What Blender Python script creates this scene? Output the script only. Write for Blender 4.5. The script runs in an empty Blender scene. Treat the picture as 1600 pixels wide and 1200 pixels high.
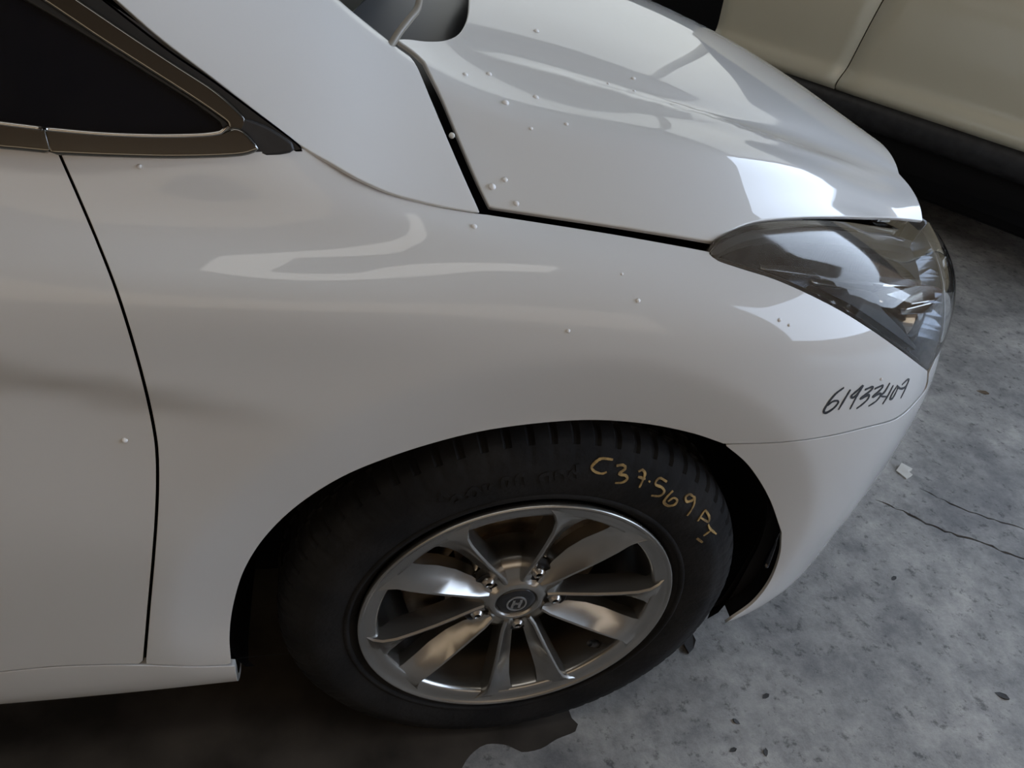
import bpy, bmesh, math, random
import numpy as np
from mathutils import Vector, Matrix
from mathutils.bvhtree import BVHTree
from mathutils.geometry import delaunay_2d_cdt

random.seed(7)
scene = bpy.context.scene
COL = scene.collection

# ------------------------------------------------------------------ camera
CAM = np.array([-0.254534, -1.505320, 1.212932])
YAW, PITCH, ROLL, FPX = 0.2910259, 0.6405168, -0.1704390, 1200.23
def cam_axes(yaw, pitch, roll):
    f = np.array([math.sin(yaw)*math.cos(pitch), math.cos(yaw)*math.cos(pitch), -math.sin(pitch)])
    r = np.array([math.cos(yaw), -math.sin(yaw), 0.0]); d = np.cross(f, r)
    return np.array([r*math.cos(roll)+d*math.sin(roll), -r*math.sin(roll)+d*math.cos(roll), f])
AX = cam_axes(YAW, PITCH, ROLL)
cam_data = bpy.data.cameras.new('camera')
cam_data.sensor_width = 36.0
cam_data.lens = FPX/1600*36.0
cam_data.clip_start = 0.02
cam = bpy.data.objects.new('camera', cam_data)
COL.objects.link(cam)
mw = Matrix.Identity(4)
for i, a in enumerate((AX[0], -AX[1], -AX[2])):
    for k in range(3):
        mw[k][i] = a[k]
for k in range(3):
    mw[k][3] = CAM[k]
cam.matrix_world = mw
scene.camera = cam

# ------------------------------------------------------------------ world, light, exposure
world = bpy.data.worlds.new('overcast_sky')
scene.world = world
world.use_nodes = True
wn = world.node_tree
bg = wn.nodes['Background']
bg.inputs[0].default_value = (0.66, 0.79, 1.0, 1)
bg.inputs[1].default_value = 5.4

def area(name, loc, target, sx, sy, power, color):
    l = bpy.data.lights.new(name, 'AREA'); l.shape = 'RECTANGLE'
    l.size = sx; l.size_y = sy; l.energy = power; l.color = color
    o = bpy.data.objects.new(name, l); COL.objects.link(o)
    o.location = loc
    o.rotation_euler = (Vector(target)-Vector(loc)).to_track_quat('-Z', 'Y').to_euler()
    return o
ROOF_Z = 4.3
# daylight entering through the roof lights of the shed: (x, y, length, width, power)
SKYLIGHTS = [(-1.4, -1.85, 6.0, 0.6, 27), (-2.6, 1.9, 3.0, 2.2, 25)]
for sx_, sy_, sl_, sw_, sp_ in SKYLIGHTS:
    area('roof_daylight', (sx_, sy_, ROOF_Z-0.03), (sx_, sy_, 0), sl_, sw_, sp_, (1.0, 0.965, 0.91))
vs = scene.view_settings
vs.view_transform = 'Standard'; vs.look = 'None'; vs.gamma = 1.0; vs.use_curve_mapping = False
vs.exposure = 0.15
scene.cycles.use_denoising = True
scene.cycles.max_bounces = 8
scene.cycles.sample_clamp_indirect = 6.0
scene.cycles.caustics_reflective = False
scene.cycles.caustics_refractive = False

# ------------------------------------------------------------------ helpers: maths
def ray_dir(px, py):
    return ((px-800)/FPX*AX[0] + (py-600)/FPX*AX[1] + AX[2])
def at_plane(px, py, axis, val):
    d = ray_dir(px, py); t = (val-CAM[axis])/d[axis]
    return CAM+d*t
def ncub(x, y):
    """natural cubic spline through (x, y), y may be 2-D; linear beyond the ends"""
    x = np.asarray(x, float); y = np.asarray(y, float); n = len(x); h = np.diff(x)
    A = np.zeros((n, n)); b = np.zeros(y.shape); A[0, 0] = A[-1, -1] = 1
    for i in range(1, n-1):
        A[i, i-1] = h[i-1]; A[i, i] = 2*(h[i-1]+h[i]); A[i, i+1] = h[i]
        b[i] = 6*((y[i+1]-y[i])/h[i]-(y[i]-y[i-1])/h[i-1])
    M = np.linalg.solve(A, b)
    def f(q):
        q = np.asarray(q, float); i = np.clip(np.searchsorted(x, q)-1, 0, n-2)
        hi = h[i]; a = (x[i+1]-q)/hi; c = (q-x[i])/hi
        if y.ndim > 1:
            a = a[..., None]; c = c[..., None]; hi = hi[..., None]
        r = a*y[i]+c*y[i+1]+((a**3-a)*M[i]+(c**3-c)*M[i+1])*hi**2/6
        lo = q < x[0]; up = q > x[-1]
        s0 = (y[1]-y[0])/h[0]-h[0]*(2*M[0]+M[1])/6
        s1 = (y[-1]-y[-2])/h[-1]+h[-1]*(2*M[-1]+M[-2])/6
        if y.ndim > 1:
            lo = lo[..., None]; up = up[..., None]; qq = q[..., None]
        else:
            qq = q
        r = np.where(lo, y[0]+s0*(qq-x[0]), r)
        return np.where(up, y[-1]+s1*(qq-x[-1]), r)
    return f
def smooth(t):
    t = np.clip(t, 0, 1); return t*t*(3-2*t)
def crom(pts, step=6.0):
    """Catmull-Rom through 2-D points, sampled about every `step`"""
    p = [np.asarray(q, float) for q in pts]
    if len(p) == 2:
        n = max(1, int(np.hypot(*(p[1]-p[0]))/step))
        return [p[0]+(p[1]-p[0])*k/n for k in range(n+1)]
    out = []
    e = [2*p[0]-p[1]]+p+[2*p[-1]-p[-2]]
    for i in range(1, len(e)-2):
        a, b, c, d = e[i-1:i+3]
        n = max(1, int(np.hypot(*(c-b)[:2])/step))
        for k in range(n):
            t = k/n
            out.append(.5*((2*b)+(c-a)*t+(2*a-5*b+4*c-d)*t*t+(3*b-3*c+d-a)*t**3))
    out.append(p[-1])
    return out
def in_poly(P, poly):
    P = np.asarray(P); poly = np.asarray(poly); x, y = P[:, 0], P[:, 1]
    c = np.zeros(len(P), bool); j = len(poly)-1
    for i in range(len(poly)):
        xi, yi = poly[i]; xj, yj = poly[j]
        m = ((yi > y) != (yj > y)) & (x < (xj-xi)*(y-yi)/((yj-yi) if yj != yi else 1e-12)+xi)
        c ^= m; j = i
    return c
def dist_poly(P, poly):
    P = np.asarray(P); poly = np.asarray(poly); d = np.full(len(P), 1e9)
    for a, b in zip(poly, np.roll(poly, -1, 0)):
        ab = b-a; L = ab@ab+1e-15
        t = np.clip(((P-a)@ab)/L, 0, 1)
        d = np.minimum(d, np.linalg.norm(P-(a+t[:, None]*ab), axis=1))
    return d

# ------------------------------------------------------------------ helpers: objects
def setp(o, label=None, cat=None, group=None, kind=None):
    if label: o['label'] = label
    if cat: o['category'] = cat
    if group: o['group'] = group
    if kind: o['kind'] = kind
    return o
def empty(name, loc=(0, 0, 0), parent=None):
    o = bpy.data.objects.new(name, None); COL.objects.link(o); o.location = loc
    o.empty_display_size = 0.1; o.parent = parent
    return o
def mesh_obj(name, V, F, mat, parent=None, smooth_=True, normals=None):
    me = bpy.data.meshes.new(name)
    me.from_pydata([tuple(v) for v in V], [], [tuple(int(i) for i in f) for f in F])
    me.materials.append(mat)
    me.polygons.foreach_set('use_smooth', [smooth_]*len(me.polygons))
    if normals is not None:
        me.normals_split_custom_set_from_vertices([tuple(n) for n in normals])
    me.update()
    o = bpy.data.objects.new(name, me); COL.objects.link(o)
    o.parent = parent
    return o
def bm_obj(name, bm, mat, parent=None, smooth_=True, angle=None):
    bmesh.ops.recalc_face_normals(bm, faces=bm.faces)
    me = bpy.data.meshes.new(name); bm.to_mesh(me); bm.free()
    me.materials.append(mat)
    me.polygons.foreach_set('use_smooth', [smooth_]*len(me.polygons))
    if angle is not None:
        me.set_sharp_from_angle(angle=math.radians(angle))
    o = bpy.data.objects.new(name, me); COL.objects.link(o); o.parent = parent
    return o
def box_bm(bm, lo, hi, bevel=0.0):
    r = bmesh.ops.create_cube(bm, size=1.0)
    for v in r['verts']:
        v.co = Vector([lo[k]+(v.co[k]+.5)*(hi[k]-lo[k]) for k in range(3)])
    if bevel:
        es = list({e for v in r['verts'] for e in v.link_edges})
        bmesh.ops.bevel(bm, geom=es, offset=bevel, segments=2, affect='EDGES')
def tube(name, pts, radii, mat, parent=None, seg=10, flat=1.0):
    """swept round tube along 3-D points"""
    P = [np.asarray(p, float) for p in pts]; n = len(P); V = []; F = []
    if not hasattr(radii, '__len__'): radii = [radii]*n
    for i in range(n):
        t = P[min(i+1, n-1)]-P[max(i-1, 0)]; t /= np.linalg.norm(t)+1e-12
        a = np.cross(t, (0, 1, 0)); a /= np.linalg.norm(a)+1e-12; b = np.cross(t, a)
        for k in range(seg):
            w = 2*math.pi*k/seg
            V.append(P[i]+(a*math.cos(w)+b*math.sin(w)*flat)*radii[i])
    for i in range(n-1):
        for k in range(seg):
            k2 = (k+1) % seg
            F.append((i*seg+k, i*seg+k2, (i+1)*seg+k2, (i+1)*seg+k))
    F.append(tuple(range(seg))); F.append(tuple(range((n-1)*seg, n*seg))[::-1])
    return mesh_obj(name, V, F, mat, parent)

# ------------------------------------------------------------------ materials
def mat(name, color, rough=.5, metal=0.0, coat=0.0, spec=.5, coat_rough=.02):
    m = bpy.data.materials.new(name); m.use_nodes = True
    b = m.node_tree.nodes['Principled BSDF']
    b.inputs['Base Color'].default_value = (*color, 1)
    b.inputs['Roughness'].default_value = rough
    b.inputs['Metallic'].default_value = metal
    b.inputs['Coat Weight'].default_value = coat
    b.inputs['Coat Roughness'].default_value = coat_rough
    b.inputs['Coat IOR'].default_value = 1.42
    b.inputs['Specular IOR Level'].default_value = spec
    return m
def N(m, typ, **kw):
    n = m.node_tree.nodes.new(typ)
    for k, v in kw.items():
        if k.startswith('_'): setattr(n, k[1:], v)
        else: n.inputs[k].default_value = v
    return n
def link(m, a, b): m.node_tree.links.new(a, b)
def noise_color(m, c1, c2, scale, detail=6, lo=.35, hi=.65, bump=0.0, bump_scale=None, rough_var=None):
    b = m.node_tree.nodes['Principled BSDF']
    tc = N(m, 'ShaderNodeTexCoord'); nz = N(m, 'ShaderNodeTexNoise', Scale=scale, Detail=detail)
    link(m, tc.outputs['Object'], nz.inputs['Vector'])
    cr = N(m, 'ShaderNodeValToRGB'); cr.color_ramp.elements[0].position = lo; cr.color_ramp.elements[1].position = hi
    cr.color_ramp.elements[0].color = (*c1, 1); cr.color_ramp.elements[1].color = (*c2, 1)
    link(m, nz.outputs['Fac'], cr.inputs['Fac']); link(m, cr.outputs['Color'], b.inputs['Base Color'])
    if bump:
        n2 = N(m, 'ShaderNodeTexNoise', Scale=bump_scale or scale*4, Detail=8)
        link(m, tc.outputs['Object'], n2.inputs['Vector'])
        bp = N(m, 'ShaderNodeBump', Strength=bump, Distance=.01)
        link(m, n2.outputs['Fac'], bp.inputs['Height']); link(m, bp.outputs['Normal'], b.inputs['Normal'])
    return m

M = {}
M['paint'] = mat('white_pearl_paint', (.635, .63, .61), .4, 0.0, 1.0, spec=.12)
M['paint_silver'] = mat('beige_silver_paint', (.74, .70, .54), .38, .1, .8)
M['black'] = mat('black_void_plastic', (.006, .006, .007), .8, spec=.2)
M['black_plastic'] = noise_color(mat('black_plastic', (.02, .02, .022), .5), (.012, .012, .013), (.026, .026, .028), 30)
M['grey_plastic'] = mat('grey_plastic', (.10, .105, .115), .5)
M['rubber'] = noise_color(mat('tyre_rubber', (.016, .016, .017), .8, spec=.15), (.009, .009, .0095), (.019, .018, .0175), 14, bump=.15, bump_scale=120)
M['seal'] = mat('seal_rubber', (.009, .009, .009), .45)
M['alloy'] = noise_color(mat('alloy_silver', (.34, .33, .32), .26, .9, .2, coat_rough=.1), (.33, .32, .30), (.42, .41, .39), 9)
M['steel'] = mat('bright_steel', (.55, .53, .5), .3, 1.0)
M['brake'] = noise_color(mat('brake_iron', (.25, .2, .15), .4, .9), (.12, .08, .05), (.35, .28, .2), 18)
M['chrome'] = mat('chrome_trim', (.62, .60, .57), .12, 1.0)
M['dark_chrome'] = mat('dark_chrome', (.14, .15, .17), .18, .9)
M['glass_black'] = mat('black_glass', (.004, .005, .008), .03, 0, 0, .4)
M['trim'] = mat('bronze_chrome', (.20, .195, .18), .16, 1.0)
M['cowl'] = mat('cowl_plastic', (.035, .037, .04), .35)
M['cap'] = mat('cap_black', (.012, .013, .016), .2, 0, .5)
M['emblem'] = mat('emblem_silver', (.45, .45, .45), .35, .8)
M['marker'] = mat('marker_ink', (.008, .01, .014), .5)
M['chalk'] = noise_color(mat('yellow_crayon', (.42, .27, .07), .85), (.13, .085, .035), (.42, .28, .10), 90, lo=.35, hi=.65)
M['leaf'] = mat('dry_leaf', (.12, .085, .05), .7)
M['paper'] = mat('paper_scrap', (.62, .61, .56), .8)
M['stain'] = noise_color(mat('oil_stain_shade', (.03, .026, .02), .7, spec=.2), (.022, .018, .014), (.060, .050, .040), 7)  # oil, and the car's shade on the floor painted with it
M['tan'] = mat('tan_rubber', (.22, .20, .165), .4)
M['ink_grey'] = mat('debris_grey', (.05, .05, .05), .8)

def thin_glass(name, tint, haze_col, haze, gloss_rough=.02, ior=1.5):
    m = bpy.data.materials.new(name); m.use_nodes = True; nt = m.node_tree
    nt.nodes.remove(nt.nodes['Principled BSDF']); out = nt.nodes['Material Output']
    tr = N(m, 'ShaderNodeBsdfTransparent', Color=(*tint, 1))
    df = N(m, 'ShaderNodeBsdfDiffuse', Color=(*haze_col, 1))
    gl = N(m, 'ShaderNodeBsdfGlossy', Color=(.92, .91, .89, 1), Roughness=gloss_rough)
    fr = N(m, 'ShaderNodeFresnel', IOR=ior)
    m1 = N(m, 'ShaderNodeMixShader', Fac=haze); m2 = N(m, 'ShaderNodeMixShader')
    link(m, tr.outputs[0], m1.inputs[1]); link(m, df.outputs[0], m1.inputs[2])
    link(m, fr.outputs[0], m2.inputs[0]); link(m, m1.outputs[0], m2.inputs[1]); link(m, gl.outputs[0], m2.inputs[2])
    link(m, m2.outputs[0], out.inputs['Surface'])
    return m
M['lens'] = thin_glass('clear_lens', (.92, .94, .95), (.56, .50, .42), .05, ior=1.36)
def top_haze(m):  # reflection painted in as tan haze growing towards the lens top
    mx = [n for n in m.node_tree.nodes if n.type == 'MIX_SHADER'][0]
    tc = N(m, 'ShaderNodeTexCoord'); sx = N(m, 'ShaderNodeSeparateXYZ'); nz = N(m, 'ShaderNodeTexNoise', Scale=9.0, Detail=5)
    link(m, tc.outputs['Object'], sx.inputs[0]); link(m, tc.outputs['Object'], nz.inputs['Vector'])
    ad = N(m, 'ShaderNodeMath', _operation='MULTIPLY_ADD'); ad.inputs[1].default_value = .05
    link(m, nz.outputs['Fac'], ad.inputs[0]); link(m, sx.outputs['Z'], ad.inputs[2])
    mr = N(m, 'ShaderNodeMapRange'); mr.inputs['From Min'].default_value = .805; mr.inputs['From Max'].default_value = .865
    mr.inputs['To Min'].default_value = .04; mr.inputs['To Max'].default_value = .13
    link(m, ad.outputs[0], mr.inputs['Value']); link(m, mr.outputs[0], mx.inputs['Fac'])
    gl = [n for n in m.node_tree.nodes if n.type == 'BSDF_GLOSSY'][0]
    m2 = N(m, 'ShaderNodeMapRange'); m2.inputs['From Min'].default_value = .80; m2.inputs['From Max'].default_value = .86
    m2.inputs['To Min'].default_value = .02; m2.inputs['To Max'].default_value = .07
    link(m, ad.outputs[0], m2.inputs['Value']); link(m, m2.outputs[0], gl.inputs['Roughness'])
top_haze(M['lens'])
M['windscreen'] = thin_glass('windscreen_glass', (.35, .40, .40), (.2, .2, .2), .02)
M['water'] = thin_glass('water_drop', (.9, .9, .9), (.95, .95, .95), .85, ior=1.33)

# concrete floor: mottled, pitted
def concrete():
    m = mat('worn_concrete', (.2, .2, .2), .62, spec=.4)
    b = m.node_tree.nodes['Principled BSDF']
    tc = N(m, 'ShaderNodeTexCoord')
    n1 = N(m, 'ShaderNodeTexNoise', Scale=2.6, Detail=8, Roughness=.62)
    n2 = N(m, 'ShaderNodeTexNoise', Scale=14.0, Detail=10, Roughness=.78)
    n3 = N(m, 'ShaderNodeTexNoise', Scale=36.0, Detail=5, Roughness=.7)
    for n in (n1, n2, n3): link(m, tc.outputs['Object'], n.inputs['Vector'])
    r1 = N(m, 'ShaderNodeValToRGB'); e = r1.color_ramp.elements
    e[0].position = .36; e[0].color = (.16, .159, .158, 1); e[1].position = .66; e[1].color = (.385, .373, .350, 1)
    r2 = N(m, 'ShaderNodeValToRGB'); e = r2.color_ramp.elements
    e[0].position = .36; e[0].color = (.60, .60, .61, 1); e[1].position = .62; e[1].color = (1.16, 1.15, 1.12, 1)
    r3 = N(m, 'ShaderNodeValToRGB'); e = r3.color_ramp.elements
    e[0].position = .34; e[0].color = (.25, .25, .25, 1); e[1].position = .44; e[1].color = (1, 1, 1, 1)
    link(m, n1.outputs['Fac'], r1.inputs['Fac']); link(m, n2.outputs['Fac'], r2.inputs['Fac']); link(m, n3.outputs['Fac'], r3.inputs['Fac'])
    x1 = N(m, 'ShaderNodeMix', _data_type='RGBA', _blend_type='MULTIPLY'); x1.inputs['Factor'].default_value = 1
    x2 = N(m, 'ShaderNodeMix', _data_type='RGBA', _blend_type='MULTIPLY'); x2.inputs['Factor'].default_value = .75
    link(m, r1.outputs['Color'], x1.inputs[6]); link(m, r2.outputs['Color'], x1.inputs[7])
    link(m, x1.outputs[2], x2.inputs[6]); link(m, r3.outputs['Color'], x2.inputs[7])
    link(m, x2.outputs[2], b.inputs['Base Color'])
    bp = N(m, 'ShaderNodeBump', Strength=.35, Distance=.006)
    ad = N(m, 'ShaderNodeMath', _operation='ADD'); link(m, n2.outputs['Fac'], ad.inputs[0]); link(m, n3.outputs['Fac'], ad.inputs[1])
    link(m, ad.outputs[0], bp.inputs['Height']); link(m, bp.outputs['Normal'], b.inputs['Normal'])
    rr = N(m, 'ShaderNodeMapRange'); rr.inputs['To Min'].default_value = .45; rr.inputs['To Max'].default_value = .8
    link(m, n1.outputs['Fac'], rr.inputs['Value']); link(m, rr.outputs[0], b.inputs['Roughness'])
    return m
M['concrete'] = concrete()
M['wall'] = noise_color(mat('brown_block_wall', (.2, .15, .11), .85), (.20, .135, .085), (.29, .20, .13), 1.5, bump=.2)
M['wall_white'] = noise_color(mat('whitewashed_wall', (.6, .59, .56), .85), (.52, .51, .48), (.66, .65, .61), 1.2)
M['roof'] = noise_color(mat('roof_sheet', (.3, .3, .29), .6), (.26, .25, .235), (.36, .345, .32), 1.2)
M['gatepost'] = mat('gate_steel', (.12, .12, .13), .5, .5)

# ------------------------------------------------------------------ grid surfaces, tracing, trimmed panels
class Surf:
    def __init__(self, P, U, V):
        self.P = P; self.U = np.asarray(U); self.V = np.asarray(V)
        du = np.gradient(P, self.U, axis=0); dv = np.gradient(P, self.V, axis=1)
        n = np.cross(du, dv); self.Nn = n/(np.linalg.norm(n, axis=2, keepdims=True)+1e-12)
        ni, nj = P.shape[:2]; self.ni, self.nj = ni, nj
        vs_ = [tuple(v) for v in P.reshape(-1, 3)]
        fs = [(i*nj+j, (i+1)*nj+j, (i+1)*nj+j+1, i*nj+j+1) for i in range(ni-1) for j in range(nj-1)]
        self.bvh = BVHTree.FromPolygons(vs_, fs)
    def flip(self):
        self.Nn = -self.Nn; return self
    def _loc(self, u, v):
        fi = np.clip(np.interp(u, self.U, np.arange(self.ni)), 0, self.ni-1.000001)
        fj = np.clip(np.interp(v, self.V, np.arange(self.nj)), 0, self.nj-1.000001)
        i = fi.astype(int); j = fj.astype(int)
        return i, j, (fi-i)[:, None], (fj-j)[:, None]
    def ev(self, uv):
        uv = np.atleast_2d(uv); i, j, a, b = self._loc(uv[:, 0], uv[:, 1])
        f = lambda G: G[i, j]*(1-a)*(1-b)+G[i+1, j]*a*(1-b)+G[i, j+1]*(1-a)*b+G[i+1, j+1]*a*b
        n = f(self.Nn)
        return f(self.P), n/(np.linalg.norm(n, axis=1, keepdims=True)+1e-12)
    def cast(self, org, d):
        loc, nor, idx, dist = self.bvh.ray_cast(Vector(org), Vector(d))
        if loc is None: return None
        i, j = divmod(idx, self.nj-1)
        p = np.array(loc); P00 = self.P[i, j]; a = .5; b = .5
        e1 = self.P[i+1, j]-P00; e2 = self.P[i, j+1]-P00; e3 = self.P[i+1, j+1]-self.P[i+1, j]-self.P[i, j+1]+P00
        for _ in range(6):
            q = P00+a*e1+b*e2+a*b*e3; J = np.stack([e1+b*e3, e2+a*e3], 1)
            s = np.linalg.lstsq(J, p-q, rcond=None)[0]; a += s[0]; b += s[1]
        return np.array([self.U[i]+a*(self.U[i+1]-self.U[i]), self.V[j]+b*(self.V[j+1]-self.V[j])])
    def px(self, pts, step=6.0, raw=False):
        out = []
        for q in (pts if raw else crom(pts, step)):
            r = self.cast(CAM, ray_dir(q[0], q[1]))
            if r is not None: out.append(r)
        return out

def clean(poly, eps=1e-4):
    out = []
    for q in poly:
        if not out or np.linalg.norm(np.asarray(q)-out[-1]) > eps: out.append(np.asarray(q, float))
    if np.linalg.norm(out[0]-out[-1]) < eps: out.pop()
    return np.array(out)
def densify(poly, step):
    out = []
    for a, b in zip(poly, np.roll(poly, -1, 0)):
        n = max(1, int(np.linalg.norm(b-a)/step))
        for k in range(n): out.append(a+(b-a)*k/n)
    return np.array(out)
def trim(poly, res, holes=()):
    """triangulate a 2-D outline with interior points"""
    loops = [densify(clean(poly), res*.8)]+[densify(clean(h), res*.8) for h in holes]
    lo = loops[0].min(0); hi = loops[0].max(0)
    gx, gy = np.meshgrid(np.arange(lo[0]+res*.37, hi[0], res), np.arange(lo[1]+res*.41, hi[1], res), indexing='ij')
    gx[:, ::2] += res*.5
    G = np.c_[gx.ravel(), gy.ravel()]
    ok = in_poly(G, loops[0])
    for h in loops[1:]: ok &= ~in_poly(G, h)
    G = G[ok]
    for l in loops: G = G[dist_poly(G, l) > res*.45] if len(G) else G
    pts = [Vector(q) for l in loops for q in l]; edges = []; o = 0
    for l in loops:
        edges += [(o+k, o+(k+1) % len(l)) for k in range(len(l))]; o += len(l)
    pts += [Vector(q) for q in G]
    vo, eo, fo, ov, oe, of = delaunay_2d_cdt(pts, edges, [], 0, 1e-7)
    Vv = np.array([[v.x, v.y] for v in vo]); F = np.array([f[:] for f in fo])
    c = Vv[F].mean(1); ok = in_poly(c, loops[0])
    for h in loops[1:]: ok &= ~in_poly(c, h)
    mp = {}
    for k, s in enumerate(ov):
        for q in s: mp.setdefault(q, k)
    idx = []; o = 0
    for l in loops:
        idx.append([mp[o+k] for k in range(len(l))]); o += len(l)
    return Vv, F[ok], idx
def panel(name, surf, poly, material, parent, res=.02, off=0.0, rim=.010, rnd=.0012, holes=(), bulge=None, own_normals=False):
    """a sheet lying on `surf`, trimmed to `poly` (uv), with a rounded edge turned inward"""
    V2, F, loops = trim(poly, res, holes)
    P, Nn = surf.ev(V2)
    P = P+Nn*off
    if bulge is not None: P = P+Nn*bulge(V2, P)[:, None]
    a, b, c = P[F[:, 0]], P[F[:, 1]], P[F[:, 2]]
    if (np.cross(b-a, c-a)*Nn[F[:, 0]]).sum() < 0: F = F[:, ::-1]
    if own_normals:
        fn = np.cross(P[F[:, 1]]-P[F[:, 0]], P[F[:, 2]]-P[F[:, 0]]); vn = np.zeros_like(P)
        for k in range(3): np.add.at(vn, F[:, k], fn)
        Nn = vn/(np.linalg.norm(vn, axis=1, keepdims=True)+1e-15)
    V = [P]; NN = [Nn]; Fs = [tuple(f) for f in F]; o = len(P)
    if rim:
        for li, l in enumerate(loops):
            q = P[l]; n = Nn[l]; t = np.roll(q, -1, 0)-np.roll(q, 1, 0)
            t /= np.linalg.norm(t, axis=1, keepdims=True)+1e-12
            e = np.cross(t, n); e /= np.linalg.norm(e, axis=1, keepdims=True)+1e-12
            uvl = V2[l]; ar = .5*np.sum(uvl[:, 0]*np.roll(uvl[:, 1], -1)-np.roll(uvl[:, 0], -1)*uvl[:, 1])
            tst = surf.ev(uvl[:1])[0][0]
            # make e point out of the sheet
            cen = P[F].mean(1); k0 = 0
            d = np.linalg.norm(cen-q[k0], axis=1); near = cen[np.argmin(d)]
            if (near-q[k0])@e[k0] > 0: e = -e
            m_ = len(l)
            r0 = q; r1 = q+e*rnd*.7-n*rnd*.3; r2 = q+e*rnd-n*rnd; r3 = r2-n*rim
            n1 = e+n; n1 /= np.linalg.norm(n1, axis=1, keepdims=True)
            rings = [(r0, n), (r1, n1), (r2, e), (r3, e)]
            base = o
            for rp, rn in rings: V.append(rp); NN.append(rn); o += m_
            tri = (r1[0]-r0[0]); fl = np.cross(r0[1]-r0[0], tri)@(n1[0]) < 0
            for rI in range(3):
                for k in range(m_):
                    k2 = (k+1) % m_
                    f = (base+rI*m_+k, base+rI*m_+k2, base+(rI+1)*m_+k2, base+(rI+1)*m_+k)
                    Fs.append(f[::-1] if fl else f)
    return mesh_obj(name, np.vstack(V), Fs, material, parent, True, np.vstack(NN))
def strokes(name, surf, lines, width, material, parent, off=.0008, step=1.5, taper=True):
    """drawn marks: thin raised ribbons following pixel strokes on a surface"""
    V = []; F = []
    for ln in lines:
        uv = surf.px(ln, step)
        if len(uv) < 2: continue
        P, Nn = surf.ev(np.array(uv)); n = len(P)
        t = np.gradient(P, axis=0); t /= np.linalg.norm(t, axis=1, keepdims=True)+1e-12
        s = np.cross(t, Nn); o = len(V)
        for k in range(n):
            f = k/(n-1); w = width*(.55+.45*math.sin(math.pi*min(1, .15+f*.8))) if taper else width
            w *= .85+.3*random.random()
            c = P[k]+Nn[k]*off
            V += [c-s[k]*w*.5, c+s[k]*w*.5, c+s[k]*w*.5-Nn[k]*off*.9, c-s[k]*w*.5-Nn[k]*off*.9]
        for k in range(n-1):
            a = o+4*k; b = a+4
            F += [(a, a+1, b+1, b), (a+1, a+2, b+2, b+1), (a+3, a, b, b+3), (a+2, a+3, b+3, b+2)]
        F += [(o, o+3, o+2, o+1), (o+4*n-4, o+4*n-3, o+4*n-2, o+4*n-1)]
    return mesh_obj(name, V, F, material, parent, False)

# ------------------------------------------------------------------ the place: floor with cracks, walls, roof
def gp(px, py): return at_plane(px, py, 2, 0.0)[:2]
def crack_poly(pts, w):
    c = [gp(*q) for q in crom(pts, 10)]; n = len(c); L = []; Rr = []
    rs = random.Random(3)
    for k in range(n):
        t = c[min(k+1, n-1)]-c[max(k-1, 0)]; t /= np.linalg.norm(t); s = np.array([-t[1], t[0]])
        j = (rs.random()-.5)*w*1.2; ww = w*(.25+1.1*rs.random()) if 0 < k < n-1 else w*.15
        L.append(c[k]+s*(j+ww/2)); Rr.append(c[k]+s*(j-ww/2))
    return np.array(L+Rr[::-1])
CR1 = crack_poly([(1368, 780), (1420, 803), (1457, 822), (1506, 839), (1562, 859), (1600, 873), (1700, 908), (1900, 985)], .007)
CR2 = crack_poly([(1436, 762), (1484, 786), (1525, 803), (1585, 822), (1660, 852), (1800, 905)], .005)
def build_floor():
    outer = np.array([(-9, -8), (7.2, -8), (7.2, 12), (-9, 12)], float)
    loops = [densify(outer, 2.0), CR1, CR2]
    pts = [Vector(q) for l in loops for q in l]; edges = []; o = 0
    for l in loops:
        edges += [(o+k, o+(k+1) % len(l)) for k in range(len(l))]; o += len(l)
    vo, eo, fo, *_ = delaunay_2d_cdt(pts, edges, [], 0, 1e-7)
    V2 = np.array([[v.x, v.y] for v in vo]); F = np.array([f[:] for f in fo]); c = V2[F].mean(1)
    ok = ~in_poly(c, CR1) & ~in_poly(c, CR2)
    V = [(*q, 0.0) for q in V2]; Fs = [tuple(f) for f in F[ok]]
    for l in (CR1, CR2):                       # groove walls and bottom
        o = len(V); n = len(l)
        V += [(*q, 0.0) for q in l]+[(*q, -.02) for q in l]
        Fs += [(o+k, o+(k+1) % n, o+n+(k+1) % n, o+n+k) for k in range(n)]
        m = n//2
        Fs += [(o+n+k, o+n+k+1, o+n+n-2-k, o+n+n-1-k) for k in range(m-1)]
    ob = mesh_obj('floor', V, Fs, M['concrete'], None, False)
    setp(ob, kind='structure', label='worn grey concrete floor with two long cracks')
build_floor()
def slab(name, lo, hi, m, label=None):
    bm = bmesh.new(); box_bm(bm, lo, hi)
    return setp(bm_obj(name, bm, m, None, False), kind='structure', label=label)
slab('wall_back', (-9.2, -8, 0), (-9, 6.5, ROOF_Z), M['wall'])
slab('wall_near', (-9, -4.2, 0), (4.2, -4.0, ROOF_Z), M['wall'])
slab('wall_far', (-9, 6.5, 0), (4.2, 6.7, ROOF_Z), M['wall_white'])
slab('wall_front_near', (4.2, -4.2, 0), (4.4, -3.7, ROOF_Z), M['wall'])
slab('wall_front_far', (4.2, 2.9, 0), (4.4, 6.7, ROOF_Z), M['wall'])
slab('wall_yard', (8.0, 0.9, 0), (8.2, 14.0, 3.2), M['wall'])
slab('wall_yard_low', (8.0, -9.0, 0), (8.2, 0.9, 1.2), M['wall'])
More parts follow.
